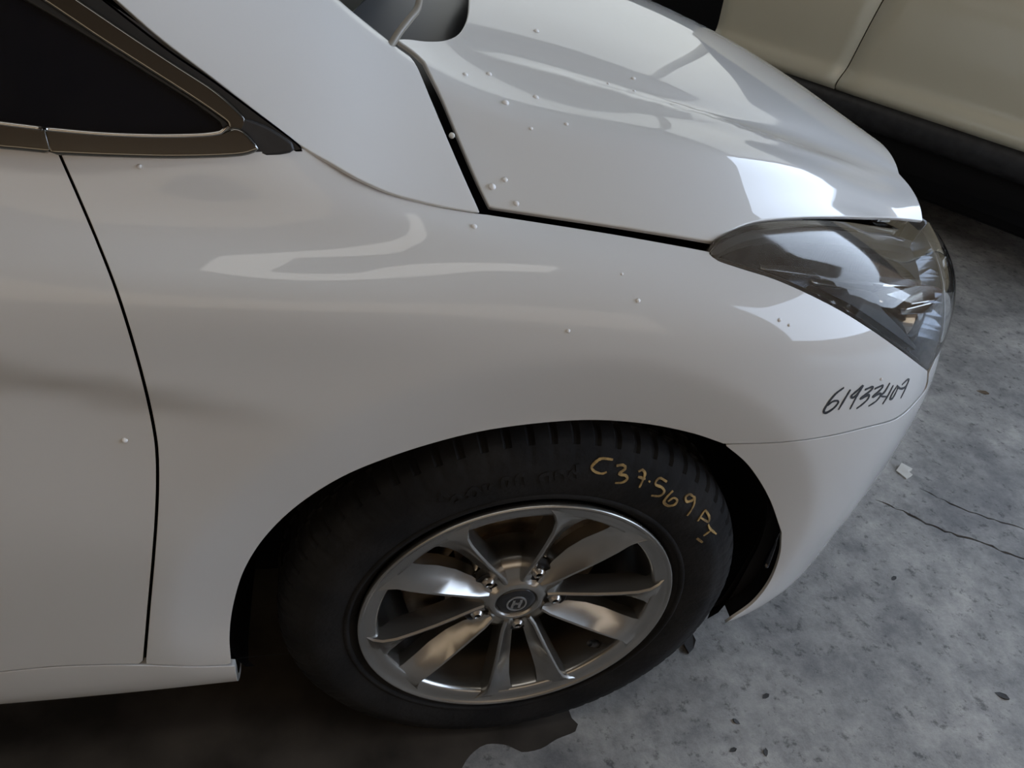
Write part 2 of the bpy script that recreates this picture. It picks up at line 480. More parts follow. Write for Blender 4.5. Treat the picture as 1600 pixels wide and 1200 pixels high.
# glowing panels added out of view; the far corner pair brightens the bonnet top
def glow(name, st_, col):
    m = bpy.data.materials.new(name); m.use_nodes = True
    b = m.node_tree.nodes['Principled BSDF']; b.inputs['Base Color'].default_value = (.7, .7, .68, 1)
    b.inputs['Emission Color'].default_value = (*col, 1); b.inputs['Emission Strength'].default_value = st_
    return m
M['sheet'] = glow('glow_sheet', .5, (.96, 1.0, .98))
slab('glow_panel_1', (4.16, 3.0, 1.0), (4.2, 6.4, 3.9), M['sheet'])
slab('glow_panel_2', (-2.2, 6.44, 1.0), (4.0, 6.48, 3.9), M['sheet'])
M['sheet_warm'] = glow('glow_sheet_warm', .60, (1.0, .72, .42))
slab('glow_panel_3', (-4.0, -4.0, .8), (2.2, -3.96, 2.0), M['sheet_warm'])  # added glowing panel, warm fill for the side of the car
slab('ground_outside', (7.2, -30, -.12), (40, 30, -.02), M['concrete'])
def build_roof():
    outer = densify(np.array([(-9, -8), (4.4, -8), (4.4, 6.5), (-9, 6.5)], float), 2)
    V2, F, _ = trim(outer, 2.0)
    V = [(*q, ROOF_Z) for q in V2]
    setp(mesh_obj('ceiling', V, [tuple(f) for f in F], M['roof'], None, False), kind='structure')
build_roof()
slab('sky_blocker', (4.4, -4.2, ROOF_Z-.02), (6.3, 1.1, ROOF_Z+.1), M['roof'])  # unseen slab, added to keep sky out of the headlight lens

# ================================================================== THE WHITE CAR
car = empty('car', (0, 0, 0))
setp(car, 'white car with alloy wheel and black numbers handwritten on its front corner', 'car')
PAINT = M['paint']

# --- body side surface, from door round the corner to the nose
plan = np.array([(-1.7, -.905), (-1.1, -.906), (-.6, -.906), (-.3, -.905), (-.05, -.903), (.15, -.897), (.30, -.884), (.42, -.857), (.51, -.818), (.59, -.765), (.655, -.708), (.715, -.635), (.775, -.53), (.825, -.40), (.862, -.22), (.875, -.0), (.862, .22)])
ch = np.r_[0, np.cumsum(np.linalg.norm(np.diff(plan, axis=0), axis=1))]
plan_f = ncub(ch, plan)
def s_at_x(x): return float(np.interp(x, plan[:16, 0], ch[:16]))
SEC = [  # x of the station -> eleven (offset, z)
 (-1.7, [(-.14, .17), (-.06, .165), (-.035, .235), (-.018, .36), (-.003, .52), (0, .66), (.0, .795), (-.010, .862), (-.024, .905), (-.038, .945), (-.062, 1.0)]),
 (-.8, [(-.14, .17), (-.06, .165), (-.032, .235), (-.017, .36), (-.003, .52), (0, .66), (.0, .79), (-.009, .856), (-.028, .895), (-.043, .935), (-.065, .99)]),
 (-.5, [(-.14, .175), (-.055, .172), (-.026, .24), (-.016, .36), (-.003, .52), (0, .66), (.0, .783), (-.010, .846), (-.032, .883), (-.048, .922), (-.068, .980)]),
 (-.28, [(-.14, .19), (-.05, .187), (-.022, .25), (-.014, .37), (-.004, .52), (0, .66), (-.003, .775), (-.012, .842), (-.050, .873), (-.066, .913), (-.085, .962)]),
 (-.1, [(-.14, .2), (-.045, .195), (-.02, .255), (-.013, .37), (-.004, .52), (-.001, .66), (-.006, .77), (-.021, .835), (-.058, .868), (-.098, .884), (-.17, .902)]),
 (.1, [(-.14, .2), (-.04, .2), (-.02, .26), (-.013, .37), (-.004, .51), (-.001, .64), (-.007, .75), (-.024, .815), (-.062, .852), (-.11, .870), (-.18, .882)]),
 (.30, [(-.12, .195), (-.035, .19), (-.016, .26), (-.006, .38), (-.001, .50), (0, .62), (-.009, .715), (-.032, .786), (-.072, .830), (-.12, .852), (-.19, .868)]),
 (.42, [(-.11, .19), (-.035, .185), (-.015, .26), (-.004, .38), (.002, .50), (0, .60), (-.012, .69), (-.040, .765), (-.082, .810), (-.13, .833), (-.20, .848)]),
 (.51, [(-.11, .19), (-.035, .185), (-.015, .26), (-.003, .38), (.003, .50), (0, .595), (-.014, .675), (-.045, .748), (-.088, .790), (-.135, .812), (-.20, .827)]),
 (.59, [(-.11, .185), (-.035, .18), (-.014, .26), (-.002, .38), (.004, .50), (0, .59), (-.016, .665), (-.048, .735), (-.092, .776), (-.135, .796), (-.20, .811)]),
 (.655, [(-.11, .18), (-.035, .18), (-.014, .26), (-.002, .38), (.004, .50), (0, .59), (-.017, .66), (-.049, .725), (-.092, .766), (-.13, .784), (-.19, .799)]),
 (.775, [(-.11, .18), (-.03, .18), (-.01, .27), (.0, .39), (.004, .50), (0, .59), (-.014, .65), (-.042, .71), (-.076, .745), (-.11, .767), (-.16, .787)]),
 (.862, [(-.11, .18), (-.03, .18), (-.01, .27), (.0, .39), (.004, .50), (0, .58), (-.010, .64), (-.03, .695), (-.052, .73), (-.08, .757), (-.12, .783)]),
]
ARCH_C = (-.008, .327); ARCH_R = .3735
def build_side():
    s_st = [s_at_x(x) for x, _ in SEC]+[ch[15]+.22]
    arr = np.array([q for _, q in SEC]+[SEC[-1][1]], float)          # stations x 10 x 2
    d = np.linalg.norm(np.diff(arr, axis=1), axis=2).mean(0); tk = np.r_[0, np.cumsum(d)]
    U = np.arange(s_at_x(-1.6), ch[15]+.15, .008)
    fu = ncub(s_st, arr.reshape(len(arr), -1)); A = fu(U).reshape(len(U), 11, 2)
    Vv = np.linspace(0, tk[-1], 180)
    fv = ncub(tk, A.transpose(1, 0, 2).reshape(11, -1)); G = fv(Vv).reshape(len(Vv), len(U), 2).transpose(1, 0, 2)
    base = plan_f(U); tan = np.gradient(base, U, axis=0); tan /= np.linalg.norm(tan, axis=1, keepdims=True)
    nor = np.c_[tan[:, 1], -tan[:, 0]]
    O = G[..., 0].copy(); Z = G[..., 1]
    X = base[:, None, 0]+nor[:, None, 0]*O
    # character line of the door, fading out on the wing: a fold with a hollow under it
    zc = .777-.24*(X+.53); amp = .0125*smooth((-.235-X)/.26)
    dd = zc-Z
    O -= amp*smooth(dd/.045)*(1-smooth((dd-.03)/.24))
    # wheel-arch band: turned in a little towards the lip
    r = np.hypot(X-ARCH_C[0], Z-ARCH_C[1]); w = .068-(r-ARCH_R)
    band = .5*(w+np.sqrt(w*w+.006**2))
    fade = smooth((Z-.20)/.15)
    O -= np.minimum(band, .1)*.25*fade
    P = np.dstack([X*0, X*0, Z])
    P[..., 0] = base[:, None, 0]+nor[:, None, 0]*O; P[..., 1] = base[:, None, 1]+nor[:, None, 1]*O
    return Surf(P, U, Vv), tk
SIDE, TK = build_side()
if SIDE.Nn[SIDE.ni//4, SIDE.nj//2, 1] > 0: SIDE.flip()
TMAX = TK[-1]
def sv(s, z):
    """uv on the side surface at plan length s and height z"""
    i = int(np.clip(np.searchsorted(SIDE.U, s), 0, SIDE.ni-1)); zz = SIDE.P[i, 20:, 2]
    return np.array([s, float(np.interp(z, zz, SIDE.V[20:]))])
S0 = s_at_x(-1.45); SN = ch[15]+.02
px = SIDE.px

def on(surf, q, off=0.0):
    uv = surf.px([q], raw=True)[0]; P, Nn = surf.ev(uv[None]); return P[0]+Nn[0]*off, Nn[0]
# pixel-traced shut lines
DOOR_GAP = [(84, 226), (100, 262), (122, 312), (150, 378), (178, 450), (203, 528), (224, 605), (238, 670), (243, 715), (243, 780), (238, 860), (230, 950), (223, 1032)]
BELT = [(-60, 218), (0, 228), (40, 232), (84, 237)]
BELT2 = [(95, 239), (180, 241), (280, 243), (380, 240), (445, 235), (470, 233)]
SEAM = [(486, 238), (520, 258), (560, 281), (610, 303), (660, 318), (700, 327), (752, 335)]
SEAM2 = [(762, 336), (860, 351), (960, 367), (1050, 383), (1108, 394)]
HL_LOW = [(1108, 397), (1122, 408), (1160, 421), (1210, 437), (1265, 461), (1320, 490), (1370, 522), (1412, 552), (1449, 580)]
CUT = [(1449, 583), (1446, 604), (1432, 624), (1400, 652), (1350, 667), (1290, 681), (1220, 690), (1131, 693)]
ARCH_F = [(1222, 832), (1219, 868), (1204, 908), (1178, 942), (1141, 969)]
ARCH_B = [(1131, 693), (1170, 727), (1202, 777), (1222, 832)]
ARCH = [(1129, 692), (1080, 676), (1010, 662), (930, 656), (850, 660), (760, 672), (680, 691), (600, 717), (530, 747), (465, 789), (415, 837), (382, 888), (365, 940), (358, 990), (360, 1036)]
SILL_TOP = [(360, 1038), (300, 1040), (223, 1037)]
SILL_L = [(223, 1037), (150, 1038), (80, 1041), (0, 1049), (-70, 1057)]

door_poly = px(DOOR_GAP)+px(SILL_L)[1:]
v_sill = door_poly[-1][1]
door_poly += [np.array([S0, v_sill])]
vb = px(BELT)
door_poly += [np.array([S0, vb[0][1]])]+vb
door = panel('front_door', SIDE, door_poly, PAINT, car, res=.018, rim=.004)
off_gap = [(x+6, y) for x, y in DOOR_GAP]
wing_poly = (px(off_gap)[::-1]+px(BELT2)+px(SEAM)+px(SEAM2)+px(HL_LOW)+px(CUT)[1:]+px(ARCH)[1:]+px(SILL_TOP)[1:-1])
wing = panel('front_wing', SIDE, wing_poly, PAINT, car, res=.014, rim=.004, rnd=.0007)

# sill: everything below the door and the foot of the wing
st = px([(366, 1042), (300, 1043), (223, 1041)]+[(x, y+3) for x, y in SILL_L[1:]])
v_in = .03
e0 = px([(366, 1042), (371, 1071)])
sill_poly = st+[np.array([S0, st[-1][1]]), np.array([S0, v_in]), np.array([e0[-1][0], v_in])]+e0[::-1]
panel('sill', SIDE, sill_poly, PAINT, car, res=.02)

# bumper, wrapped round to the middle of the nose
bc = px([(1452, 583), (1449, 604), (1435, 625), (1402, 655), (1351, 670), (1290, 684), (1220, 693), (1135, 696)])
nose = [sv(s_at_x(.64), .655), sv(s_at_x(.70), .70), sv(s_at_x(.775), .715), sv(s_at_x(.82), .70)]
af = px(ARCH_B)+px(ARCH_F)[1:]
bump_poly = bc+af[1:]+[np.array([af[-1][0]+.004, .095]), np.array([SN, .08])]+[sv(SN, .70)]+nose[::-1]
panel('front_bumper', SIDE, bump_poly, PAINT, car, res=.014, rim=.004, rnd=.0007)

# black inner structure seen through every gap, with the wheel opening left free
inner = Surf(SIDE.P-SIDE.Nn*.030, SIDE.U, SIDE.V); inner.Nn = SIDE.Nn
def arch_uv(R):
    out = []
    for k in range(60):
        a = 2*math.pi*k/60; x = ARCH_C[0]+R*math.cos(a); z = ARCH_C[1]+R*math.sin(a)
        if z < .21: z = .21
        out.append(sv(s_at_x(x), z))
    return out
ar_ = arch_uv(.392)
ins = [q for q in ar_ if q[1] > sv(s_at_x(0), .215)[1]]
ins.sort(key=lambda q: -q[0])
# order the arch from front foot over the top to rear foot
ang = lambda q: math.atan2(q[1]-sv(s_at_x(0), .327)[1], q[0]-s_at_x(-.008))
ins.sort(key=ang)
lo_i = [q for q in ins if ang(q) > -1.0 and ang(q) < math.pi+.1]
inner_poly = [np.array([S0, .1])]+[np.array([s_at_x(-.36), .1])]+sorted([q for q in ins], key=lambda q: -ang(q) if ang(q) > -2 else -(ang(q)+2*math.pi))+[np.array([s_at_x(.33), .1]), np.array([SN, .1]), np.array([SN, TMAX*.97]), np.array([s_at_x(.2), TMAX*.985]), np.array([s_at_x(-.1), TMAX*.985]), np.array([S0, TMAX*.97])]
hl_hole = px([(1125, 397), (1170, 415), (1240, 440), (1320, 482), (1390, 532), (1440, 565)])+[sv(s_at_x(.66), .68), sv(s_at_x(.69), .74)]+px([(1400, 372), (1300, 362), (1200, 362), (1150, 374)])
panel('inner_body', inner, inner_poly, M['black'], car, res=.022, rim=0, holes=[hl_hole])

# wheel housing: a dark curved liner
def liner():
    V = []; F = []; n = 48; ins_ = [.020, .030, .09, .19, .31, .315]; rs = [.382, .392, .395, .395, .39, .05]
    for i, (dy, r) in enumerate(zip(ins_, rs)):
        for k in range(n+1):
            a = math.radians(-22+226*k/n)
            x = ARCH_C[0]+r*math.cos(a)*1.01; z = max(.190 if x > 0 else .205, ARCH_C[1]+r*math.sin(a))
            yb = float(SIDE.ev(sv(s_at_x(x), z)[None])[0][0][1]) if i < 2 else -.90
            V.append((x, yb+dy, z))
    for i in range(len(ins_)-1):
        for k in range(n):
            a = i*(n+1)+k; F.append((a, a+1, a+n+2, a+n+1))
    return mesh_obj('wheel_arch_liner', V, F, M['black'], car)
liner()
def arch_flange():
    """black return behind the lip of the wheel opening"""
    uv = np.array(px(ARCH)[::-1]+px(ARCH_B)[1:]+px(ARCH_F)[1:]); P, Nn = SIDE.ev(uv)
    V = []; F = []; n = len(P); c = np.array([ARCH_C[0], 0, ARCH_C[1]])
    for dy in (.004, .06, .16):
        for p_ in P:
            d_ = p_-c; d_[1] = 0; d_ /= np.linalg.norm(d_); V.append(p_+d_*(.002 if dy < .01 else .006)+np.array([0, dy, 0]))
    for r in range(2):
        for k in range(n-1): F.append((r*n+k, r*n+k+1, (r+1)*n+k+1, (r+1)*n+k))
    return mesh_obj('arch_flange', V, F, M['black'], car)
arch_flange()
# underbody so that nothing is hollow from below
bm = bmesh.new(); box_bm(bm, (-1.6, -.80, .20), (-.40, .80, .30), .02); bm_obj('underbody', bm, M['black'], car)
bm = bmesh.new(); box_bm(bm, (-.9, -.56, .22), (.62, .56, .60), .03); bm_obj('engine_bay_tub', bm, M['black'], car)
bm = bmesh.new(); box_bm(bm, (-.62, -.60, .10), (.40, -.565, .74), .006); bm_obj('inner_splash_panel', bm, M['black'], car)
bm = bmesh.new(); box_bm(bm, (-.62, -.80, .13), (-.40, -.58, .30), .01); bm_obj('splash_flap', bm, M['black'], car)

# --- bonnet
A_px = [((645, 92), -.640), ((700, 134), -.660), ((760, 165), -.675), ((880, 193), -.690), ((1000, 215), -.690), ((1100, 231), -.676), ((1200, 250), -.652), ((1330, 287), -.606), ((1420, 320), -.566)]
A3 = np.array([at_plane(*q, 1, y) for q, y in A_px])
pAy = np.polyfit(A3[:, 0], A3[:, 1], 3); pAz = np.polyfit(A3[:, 0], A3[:, 2], 4)
def fA(x):
    xc = min(max(x, -.17), .64); k = x-xc
    d_ = np.polyval(np.polyder(pAz), xc)
    return np.polyval(pAy, xc), np.polyval(pAz, xc)+d_*k
fT = ncub([-.34, -.1, .05, .14, .3, .45, .6, .8], [.62, .64, .57, .53, .48, .48, .52, .55])      # fall of the bonnet flank
def fE(x):
    ya, za = fA(x); w = .17 if x < .1 else .17-.07*smooth((x-.1)/.4)
    return ya-w, za-w*float(fT(x))
C0 = np.array([(-.34, 1.045), (-.1, 1.002), (.1, .977), (.3, .948), (.5, .905), (.65, .853), (.74, .812), (.80, .778)])
fC = ncub(C0[:, 0], C0[:, 1])
def build_bonnet():
    U = np.arange(-.32, .80, .01); W = np.linspace(-1, 1, 381)      # W: -1 outer edge .. 0 centre .. 1 far edge
    P = np.zeros((len(U), len(W), 3))
    for i, x in enumerate(U):
        ye, ze = fE(x); ya, za = fA(x); zc = float(fC(x))
        ym = .5*(ye+ya); zm = .5*(ze+za)+.003
        slope_in = (zc-za)/(-ya)
        tf = float(fT(x)); cw = .0055
        yk = [ye, ym, ya-.045, ya-cw, ya+cw, ya+.05, ya*.62, ya*.33, 0]
        zk = [ze, zm, za-.045*tf*.93, za-cw*tf*.9-.0006, za+cw*slope_in*1.2-.0006, za+.05*slope_in*1.45, za+(zc-za)*.62, za+(zc-za)*.89, zc]
        yk2 = yk+[-q for q in yk[-2::-1]]; zk2 = zk+zk[-2::-1]
        f = ncub(yk2, zk2)
        y = W*(-ye); P[i, :, 0] = x; P[i, :, 1] = y; P[i, :, 2] = f(y)
    return Surf(P, U, W*.8)
BON = build_bonnet()
def line_y(pts):
    uv = BON.px(pts); P, _ = BON.ev(np.array(uv)); o = np.argsort(P[:, 0])
    return P[o, 0], P[o, 1]
# pressed ridge and valley on the bonnet
L1 = line_y([(800, 95), (900, 122), (1040, 163), (1120, 185), (1285, 241), (1404, 277)])
L2 = line_y([(870, 88), (950, 110), (1040, 135), (1113, 152), (1250, 189), (1330, 222), (1390, 258)])
def press(P):
    x = P[..., 0]; y = -np.abs(P[..., 1])
    y1 = np.interp(x, *L1); y2 = np.interp(x, *L2); mid = .5*(y1+y2); hw = np.maximum(.5*(y2-y1), .008)
    amt = smooth((x+.12)/.25)*(1-.8*smooth((x-.42)/.2))
    P[..., 2] -= .0045*np.exp(-((y-mid)/(hw*.8))**2)*amt
    P[..., 2] += .003*np.exp(-((y-(y1-.012))/.016)**2)*amt
    return P
BON = Surf(press(BON.P.copy()), BON.U, BON.V)
if BON.Nn[BON.ni//2, BON.nj//2, 2] < 0: BON.flip()
B_SIDE = [(665, 96), (692, 152), (717, 212), (744, 275), (766, 321)]
B_LOW = [(766, 321), (860, 335), (960, 350), (1060, 366), (1112, 375)]
B_HL = [(1112, 375), (1135, 362), (1165, 348), (1200, 341), (1260, 337), (1340, 337), (1400, 339), (1441, 343)]
B_REAR = [(735, -20), (735, 5), (731, 32), (718, 54), (695, 64), (665, 65), (640, 62), (622, 62)]
B_REAR2 = [(622, 62), (634, 70), (650, 82), (665, 96)]
rear = BON.px(B_REAR); tip = rear[0]
front_c = BON.px(B_HL)[-1]
# front edge: from the near corner forward round the nose
ye_c = front_c[1]
B_FRONT = [(1441, 343), (1438, 325), (1430, 305), (1419, 288), (1404, 271)]
fr_pts = BON.px(B_FRONT)[1:]
e0_ = fr_pts[-1]; p0_ = BON.ev(e0_[None])[0][0]
for k in range(1, 13):
    t = k/12; y = (1-t)*p0_[1]; x = p0_[0]+(.775-p0_[0])*(1-(1-t)**1.9)
    i = int(np.argmin(np.abs(BON.U-x))); fr_pts.append(np.array([x, np.interp(y, BON.P[i, :, 1], BON.V)]))
half = BON.px(B_SIDE)+BON.px(B_LOW)[1:]+BON.px(B_HL)[1:]+fr_pts
xr = 0.0
t0 = BON.ev(tip[None])[0][0]
back = []
for k in range(0, 6):
    t = k/6; y = t*t0[1]; x = t0[0]+(.02-t0[0])*(1-t)
    i = int(np.argmin(np.abs(BON.U-x))); back.append(np.array([x, np.interp(y, BON.P[i, :, 1], BON.V)]))
half_back = back+rear+BON.px(B_REAR2)[1:-1]
mir = lambda l: [np.array([q[0], -q[1]]) for q in l]
bon_poly = half+mir(fr_pts[:-1])[::-1]+mir(half[:len(half)-len(fr_pts)])[::-1]+mir(half_back[1:])[::-1]+half_back
panel('bonnet', BON, bon_poly, PAINT, car, res=.016, rim=.003, rnd=.002)
bin_ = Surf(BON.P-BON.Nn*.035, BON.U, BON.V); bin_.Nn = BON.Nn
panel('bonnet_inner_frame', bin_, [np.array(q) for q in [(-.16, -.74), (.15, -.75), (.26, -.72), (.45, -.70), (.57, -.68), (.68, -.4), (.72, 0), (.68, .4), (.57, .68), (.26, .72), (-.16, .74), (.05, 0.3), (.08, 0), (.05, -.3)]], M['black'], car, res=.06, rim=0)

# --- windscreen pillar panel
Lo = np.array([(-1.1, -.66, 1.33), (-.75, -.735, 1.21), (-.43, -.790, 1.038), (-.285, -.827, .952), (-.2, -.821, .911), (-.1, -.808, .886), (.02, -.79, .872)])
Up = np.array([(-1.1, -.50, 1.42), (-.75, -.575, 1.295), (-.36, -.625, 1.106), (-.236, -.635, 1.034), (-.180, -.640, .998), (-.08, -.668, .952), (.02, -.68, .938)])
def build_pillar():
    n = 140; c1 = np.linspace(0, 1, len(Lo))
    f1 = ncub(c1, Lo); f2 = ncub(c1, Up); q = np.linspace(0, 1, n); a = f1(q); b = f2(q)
    U = q*1.3; m = 40; Wv = np.linspace(-.12, 1.12, m); P = np.zeros((n, m, 3))
    for i in range(n):
        ch_ = b[i]-a[i]; ax = (b[min(i+1, n-1)]-b[max(i-1, 0)]); nr = np.cross(ch_, ax); nr /= np.linalg.norm(nr)
        if nr[1] > 0: nr = -nr
        for j, w in enumerate(Wv):
            P[i, j] = a[i]+ch_*w+nr*(.013*(1-(2*w-1)**2)-.30*max(0, w-.84)**2)
    return Surf(P, U, Wv*.2)
PIL = build_pillar()
if PIL.Nn[70, 20, 1] > 0: PIL.flip()
P_LOW = [(486, 235), (520, 254), (560, 277), (610, 299), (660, 313), (700, 322), (748, 330)]
P_R = [(748, 331), (723, 275), (696, 212), (671, 152), (651, 104), (640, 88)]
P_T = [(640, 88), (612, 68), (585, 45), (555, 22), (525, -4)]
P_L = [(178, -6), (250, 57), (330, 118), (400, 172), (465, 222)]
pt = PIL.px(P_T); pl = PIL.px(P_L)
pil_poly = PIL.px(P_LOW)+PIL.px(P_R)[1:]+pt[1:]+[np.array([.05, pt[-1][1]]), np.array([.05, pl[0][1]])]+pl
panel('windscreen_pillar', PIL, pil_poly, PAINT, car, res=.012, rim=.003)
pin = Surf(PIL.P-PIL.Nn*.035, PIL.U, PIL.V); pin.Nn = PIL.Nn
panel('pillar_inner', pin, [np.array(q) for q in [(.05, .03), (.8, .03), (1.0, .06), (1.0, .19), (.05, .19)]], M['black'], car, res=.025, rim=0)

# --- side window triangle: glass, seals and bright trim
def build_dlo():
    U = np.linspace(-1.5, -.15, 90); Wv = np.linspace(.86, 1.36, 60); P = np.zeros((90, 60, 3))
    for i, x in enumerate(U):
        for j, z in enumerate(Wv):
            zz = z-.95
            P[i, j] = (x, -.852+.42*zz+.25*zz*zz+.022*smooth((x+.52)/.24), z)
    return Surf(P, U, Wv)
DLO = build_dlo()
if DLO.Nn[40, 30, 1] > 0: DLO.flip()
d = DLO.px
def ext(l, du, dv):            # carry a traced edge on outside the frame
    return [np.array([l[-1][0]+du, l[-1][1]+dv])]
g_top = d([(346, 190), (300, 156), (240, 118), (170, 74), (100, 32), (40, -3)]); g_bot = d([(-40, 186), (0, 192), (73, 201), (160, 208), (240, 211), (310, 210), (345, 206), (354, 198)])
sl = (g_top[-1]-g_top[0]); sl /= abs(sl[0])
glass_poly = g_bot+g_top+[g_top[-1]+sl*.55, np.array([g_top[-1][0]-.55, g_bot[0][1]-.02])]
panel('side_window', DLO, glass_poly, M['glass_black'], car, res=.03, off=-.004, rim=.004)
# bright trim below the glass, in two pieces parted at the door gap
tr1 = d([(86, 236), (180, 240), (280, 242), (370, 239), (400, 232)])+d([(400, 232), (372, 206), (340, 213), (240, 217), (160, 214), (79, 207)])
panel('window_trim', DLO, tr1, M['trim'], car, res=.012, off=.010, rim=.014, rnd=.003)
tr2a = d([(-40, 216), (0, 226), (40, 230), (79, 234)]); tr2b = d([(71, 206), (0, 197), (-40, 191)])
tr2 = tr2a+tr2b+[np.array([tr2b[-1][0]-.6, tr2b[-1][1]-.012]), np.array([tr2b[-1][0]-.6, tr2a[0][1]-.012])]
panel('window_trim', DLO, tr2, M['trim'], car, res=.02, off=.010, rim=.01, rnd=.003)
def tube_on(name, surf, pts, r, off, m, n_ext=None, flat=1.0):
    uv = surf.px(pts, 8); P, Nn = surf.ev(np.array(uv)); P = P+Nn*off
    P = list(P)
    if n_ext is not None: P = P+[P[-1]+np.array(n_ext)]
    return tube(name, P, r, m, car, flat=flat)
tube_on('trim_bead', DLO, [(79, 203), (160, 210), (240, 213), (310, 212), (345, 208), (358, 199)], .0018, .011, M['chrome'])
tube_on('trim_bead', DLO, [(71, 202), (0, 193), (-40, 187)], .0018, .011, M['chrome'], (-.6, 0, .0))
# upper frame strip sweeping round the tip
ufo = d([(374, 205), (380, 192), (366, 174), (330, 143), (270, 104), (200, 58), (120, 4), (108, -4)])
ufi = d([(66, -4), (80, 4), (160, 58), (230, 103), (300, 148), (345, 179), (360, 192), (362, 204)])
sl2 = ufo[-1]-ufo[0]; sl2 /= abs(sl2[0])
panel('window_frame_strip', DLO, ufo+[ufo[-1]+sl2*.5, ufi[0]+sl2*.5]+ufi, M['trim'], car, res=.012, off=.003, rim=.008, rnd=.003)
gsl = d([(64, -4), (158, 60), (228, 105), (298, 150), (343, 181), (357, 194), (356, 203)])
gsl2 = d([(350, 200), (346, 190), (300, 156), (240, 118), (170, 74), (100, 32), (40, -3)])
panel('window_seal', DLO, gsl+gsl2+[gsl2[-1]+sl*.5, gsl[0]+sl*.5], M['seal'], car, res=.012, off=.001, rim=.006, rnd=.002)
tp = d([(384, 190), (420, 205), (452, 226), (455, 232), (430, 237), (395, 240), (376, 236), (371, 212)])
panel('mirror_corner_trim', DLO, tp, M['black_plastic'], car, res=.01, off=.003, rim=.01, rnd=.003)
os_ = d([(470, 233), (455, 219), (400, 178), (330, 126), (260, 78), (170, 8), (152, -6)])
oi_ = d([(106, -6), (120, 2), (200, 56), (270, 102), (330, 141), (367, 172), (384, 190), (420, 204), (452, 225), (458, 235)])
sl3 = os_[-1]-os_[0]; sl3 /= abs(sl3[0])
panel('window_seal', DLO, os_+[os_[-1]+sl3*.5, oi_[0]+sl3*.5]+oi_, M['seal'], car, res=.012, off=-.003, rim=.01, rnd=.002)
din = Surf(DLO.P-DLO.Nn*.02, DLO.U, DLO.V); din.Nn = DLO.Nn
panel('window_backing', din, [np.array(q) for q in [(-1.4, .945), (-.34, .953), (-.47, 1.04), (-.9, 1.22), (-1.4, 1.3)]], M['black'], car, res=.05, rim=0)

# --- windscreen, cowl and its seal
def quad_sheet(name, c, m, parent, n=24, bow=.0):
    V = []; F = []; c = [np.array(q, float) for q in c]
    for i in range(n+1):
        for j in range(n+1):
            a, b = i/n, j/n
            q = c[0]*(1-a)*(1-b)+c[1]*a*(1-b)+c[2]*a*b+c[3]*(1-a)*b
            q = q+np.array([.09, 0, .03])*bow*(4*a*(1-a)); V.append(q)
    for i in range(n):
        for j in range(n):
            k = i*(n+1)+j; F.append((k, k+n+1, k+n+2, k+1))
    return mesh_obj(name, V, F, m, parent)
quad_sheet('windscreen', [(-.235, -.630, 1.016), (-.235, .630, 1.016), (-1.10, .50, 1.41), (-1.10, -.50, 1.41)], M['windscreen'], car, bow=1.6)
quad_sheet('cowl_panel', [(-.05, -.63, .87), (-.05, .63, .87), (-.27, .63, .975), (-.27, -.63, .975)], M['cowl'], car, bow=1.3)
quad_sheet('dashboard', [(-.36, -.62, 1.0), (-.36, .62, 1.0), (-1.1, .6, .98), (-1.1, -.6, .98)], M['black_plastic'], car, bow=1)
# roof and far side, enough to close the body
quad_sheet('roof_panel', [(-1.08, -.53, 1.425), (-1.08, .53, 1.425), (-1.7, .53, 1.455), (-1.7, -.53, 1.455)], PAINT, car, bow=0)
c0 = on(PIL, (611, 71), -.006)[0]
c1 = at_plane(640, 30, 1, -.60); c2 = at_plane(653, 12, 1, -.57); c3 = at_plane(657, -20, 1, -.53)
tube('cowl_seal', crom([c0, .5*(c0+c1)+np.array([0, 0, .002]), c1, c2, c3], .01), .0042, M['tan'], car)
# small rubber stop in the gap behind the bonnet edge
sp, sn = on(PIL, (697, 203), -.002)
bm = bmesh.new(); bmesh.ops.create_icosphere(bm, subdivisions=2, radius=.0032, matrix=Matrix.Translation(Vector(sp)+Vector((.007, 0, -.004))))
bm_obj('gap_stop', bm, M['paper'], car)

# --- headlight: housing, bezels, projector and clear lens
HL_TOP = [(1110, 394), (1118, 384), (1140, 369), (1170, 358), (1210, 352), (1270, 352), (1340, 358), (1400, 366)]
hl_nose = [sv(s_at_x(.66), .795), sv(s_at_x(.73), .778), sv(s_at_x(.775), .75), sv(s_at_x(.77), .725), sv(s_at_x(.70), .705), sv(s_at_x(.645), .665)]
hl_low_in = [(1112, 399), (1126, 406), (1162, 417), (1212, 433), (1267, 457), (1322, 486), (1372, 518), (1414, 548), (1450, 576)]
lens_poly = px(HL_TOP)+hl_nose+px(hl_low_in)[::-1]
def shrink(poly, k):
    c = np.mean(poly, 0); return [c+(np.asarray(q)-c)*k for q in poly]
hdepth = Surf(SIDE.P-SIDE.Nn*.055, SIDE.U, SIDE.V); hdepth.Nn = SIDE.Nn
def bowl(V2, P):
    lp = clean(np.array(lens_poly)); dd = dist_poly(V2, lp); return -.055*smooth(dd/.022)+.052
hl = panel('headlight', hdepth, lens_poly, M['dark_chrome'], car, res=.012, rim=0, bulge=bowl)
FOLD = np.array(px([(1114, 398), (1180, 418), (1260, 436), (1340, 449), (1420, 458), (1462, 462)]))
FOLD = np.vstack([FOLD, [s_at_x(.80), FOLD[-1][1]-.012]])
LOWE = np.array(px(hl_low_in))
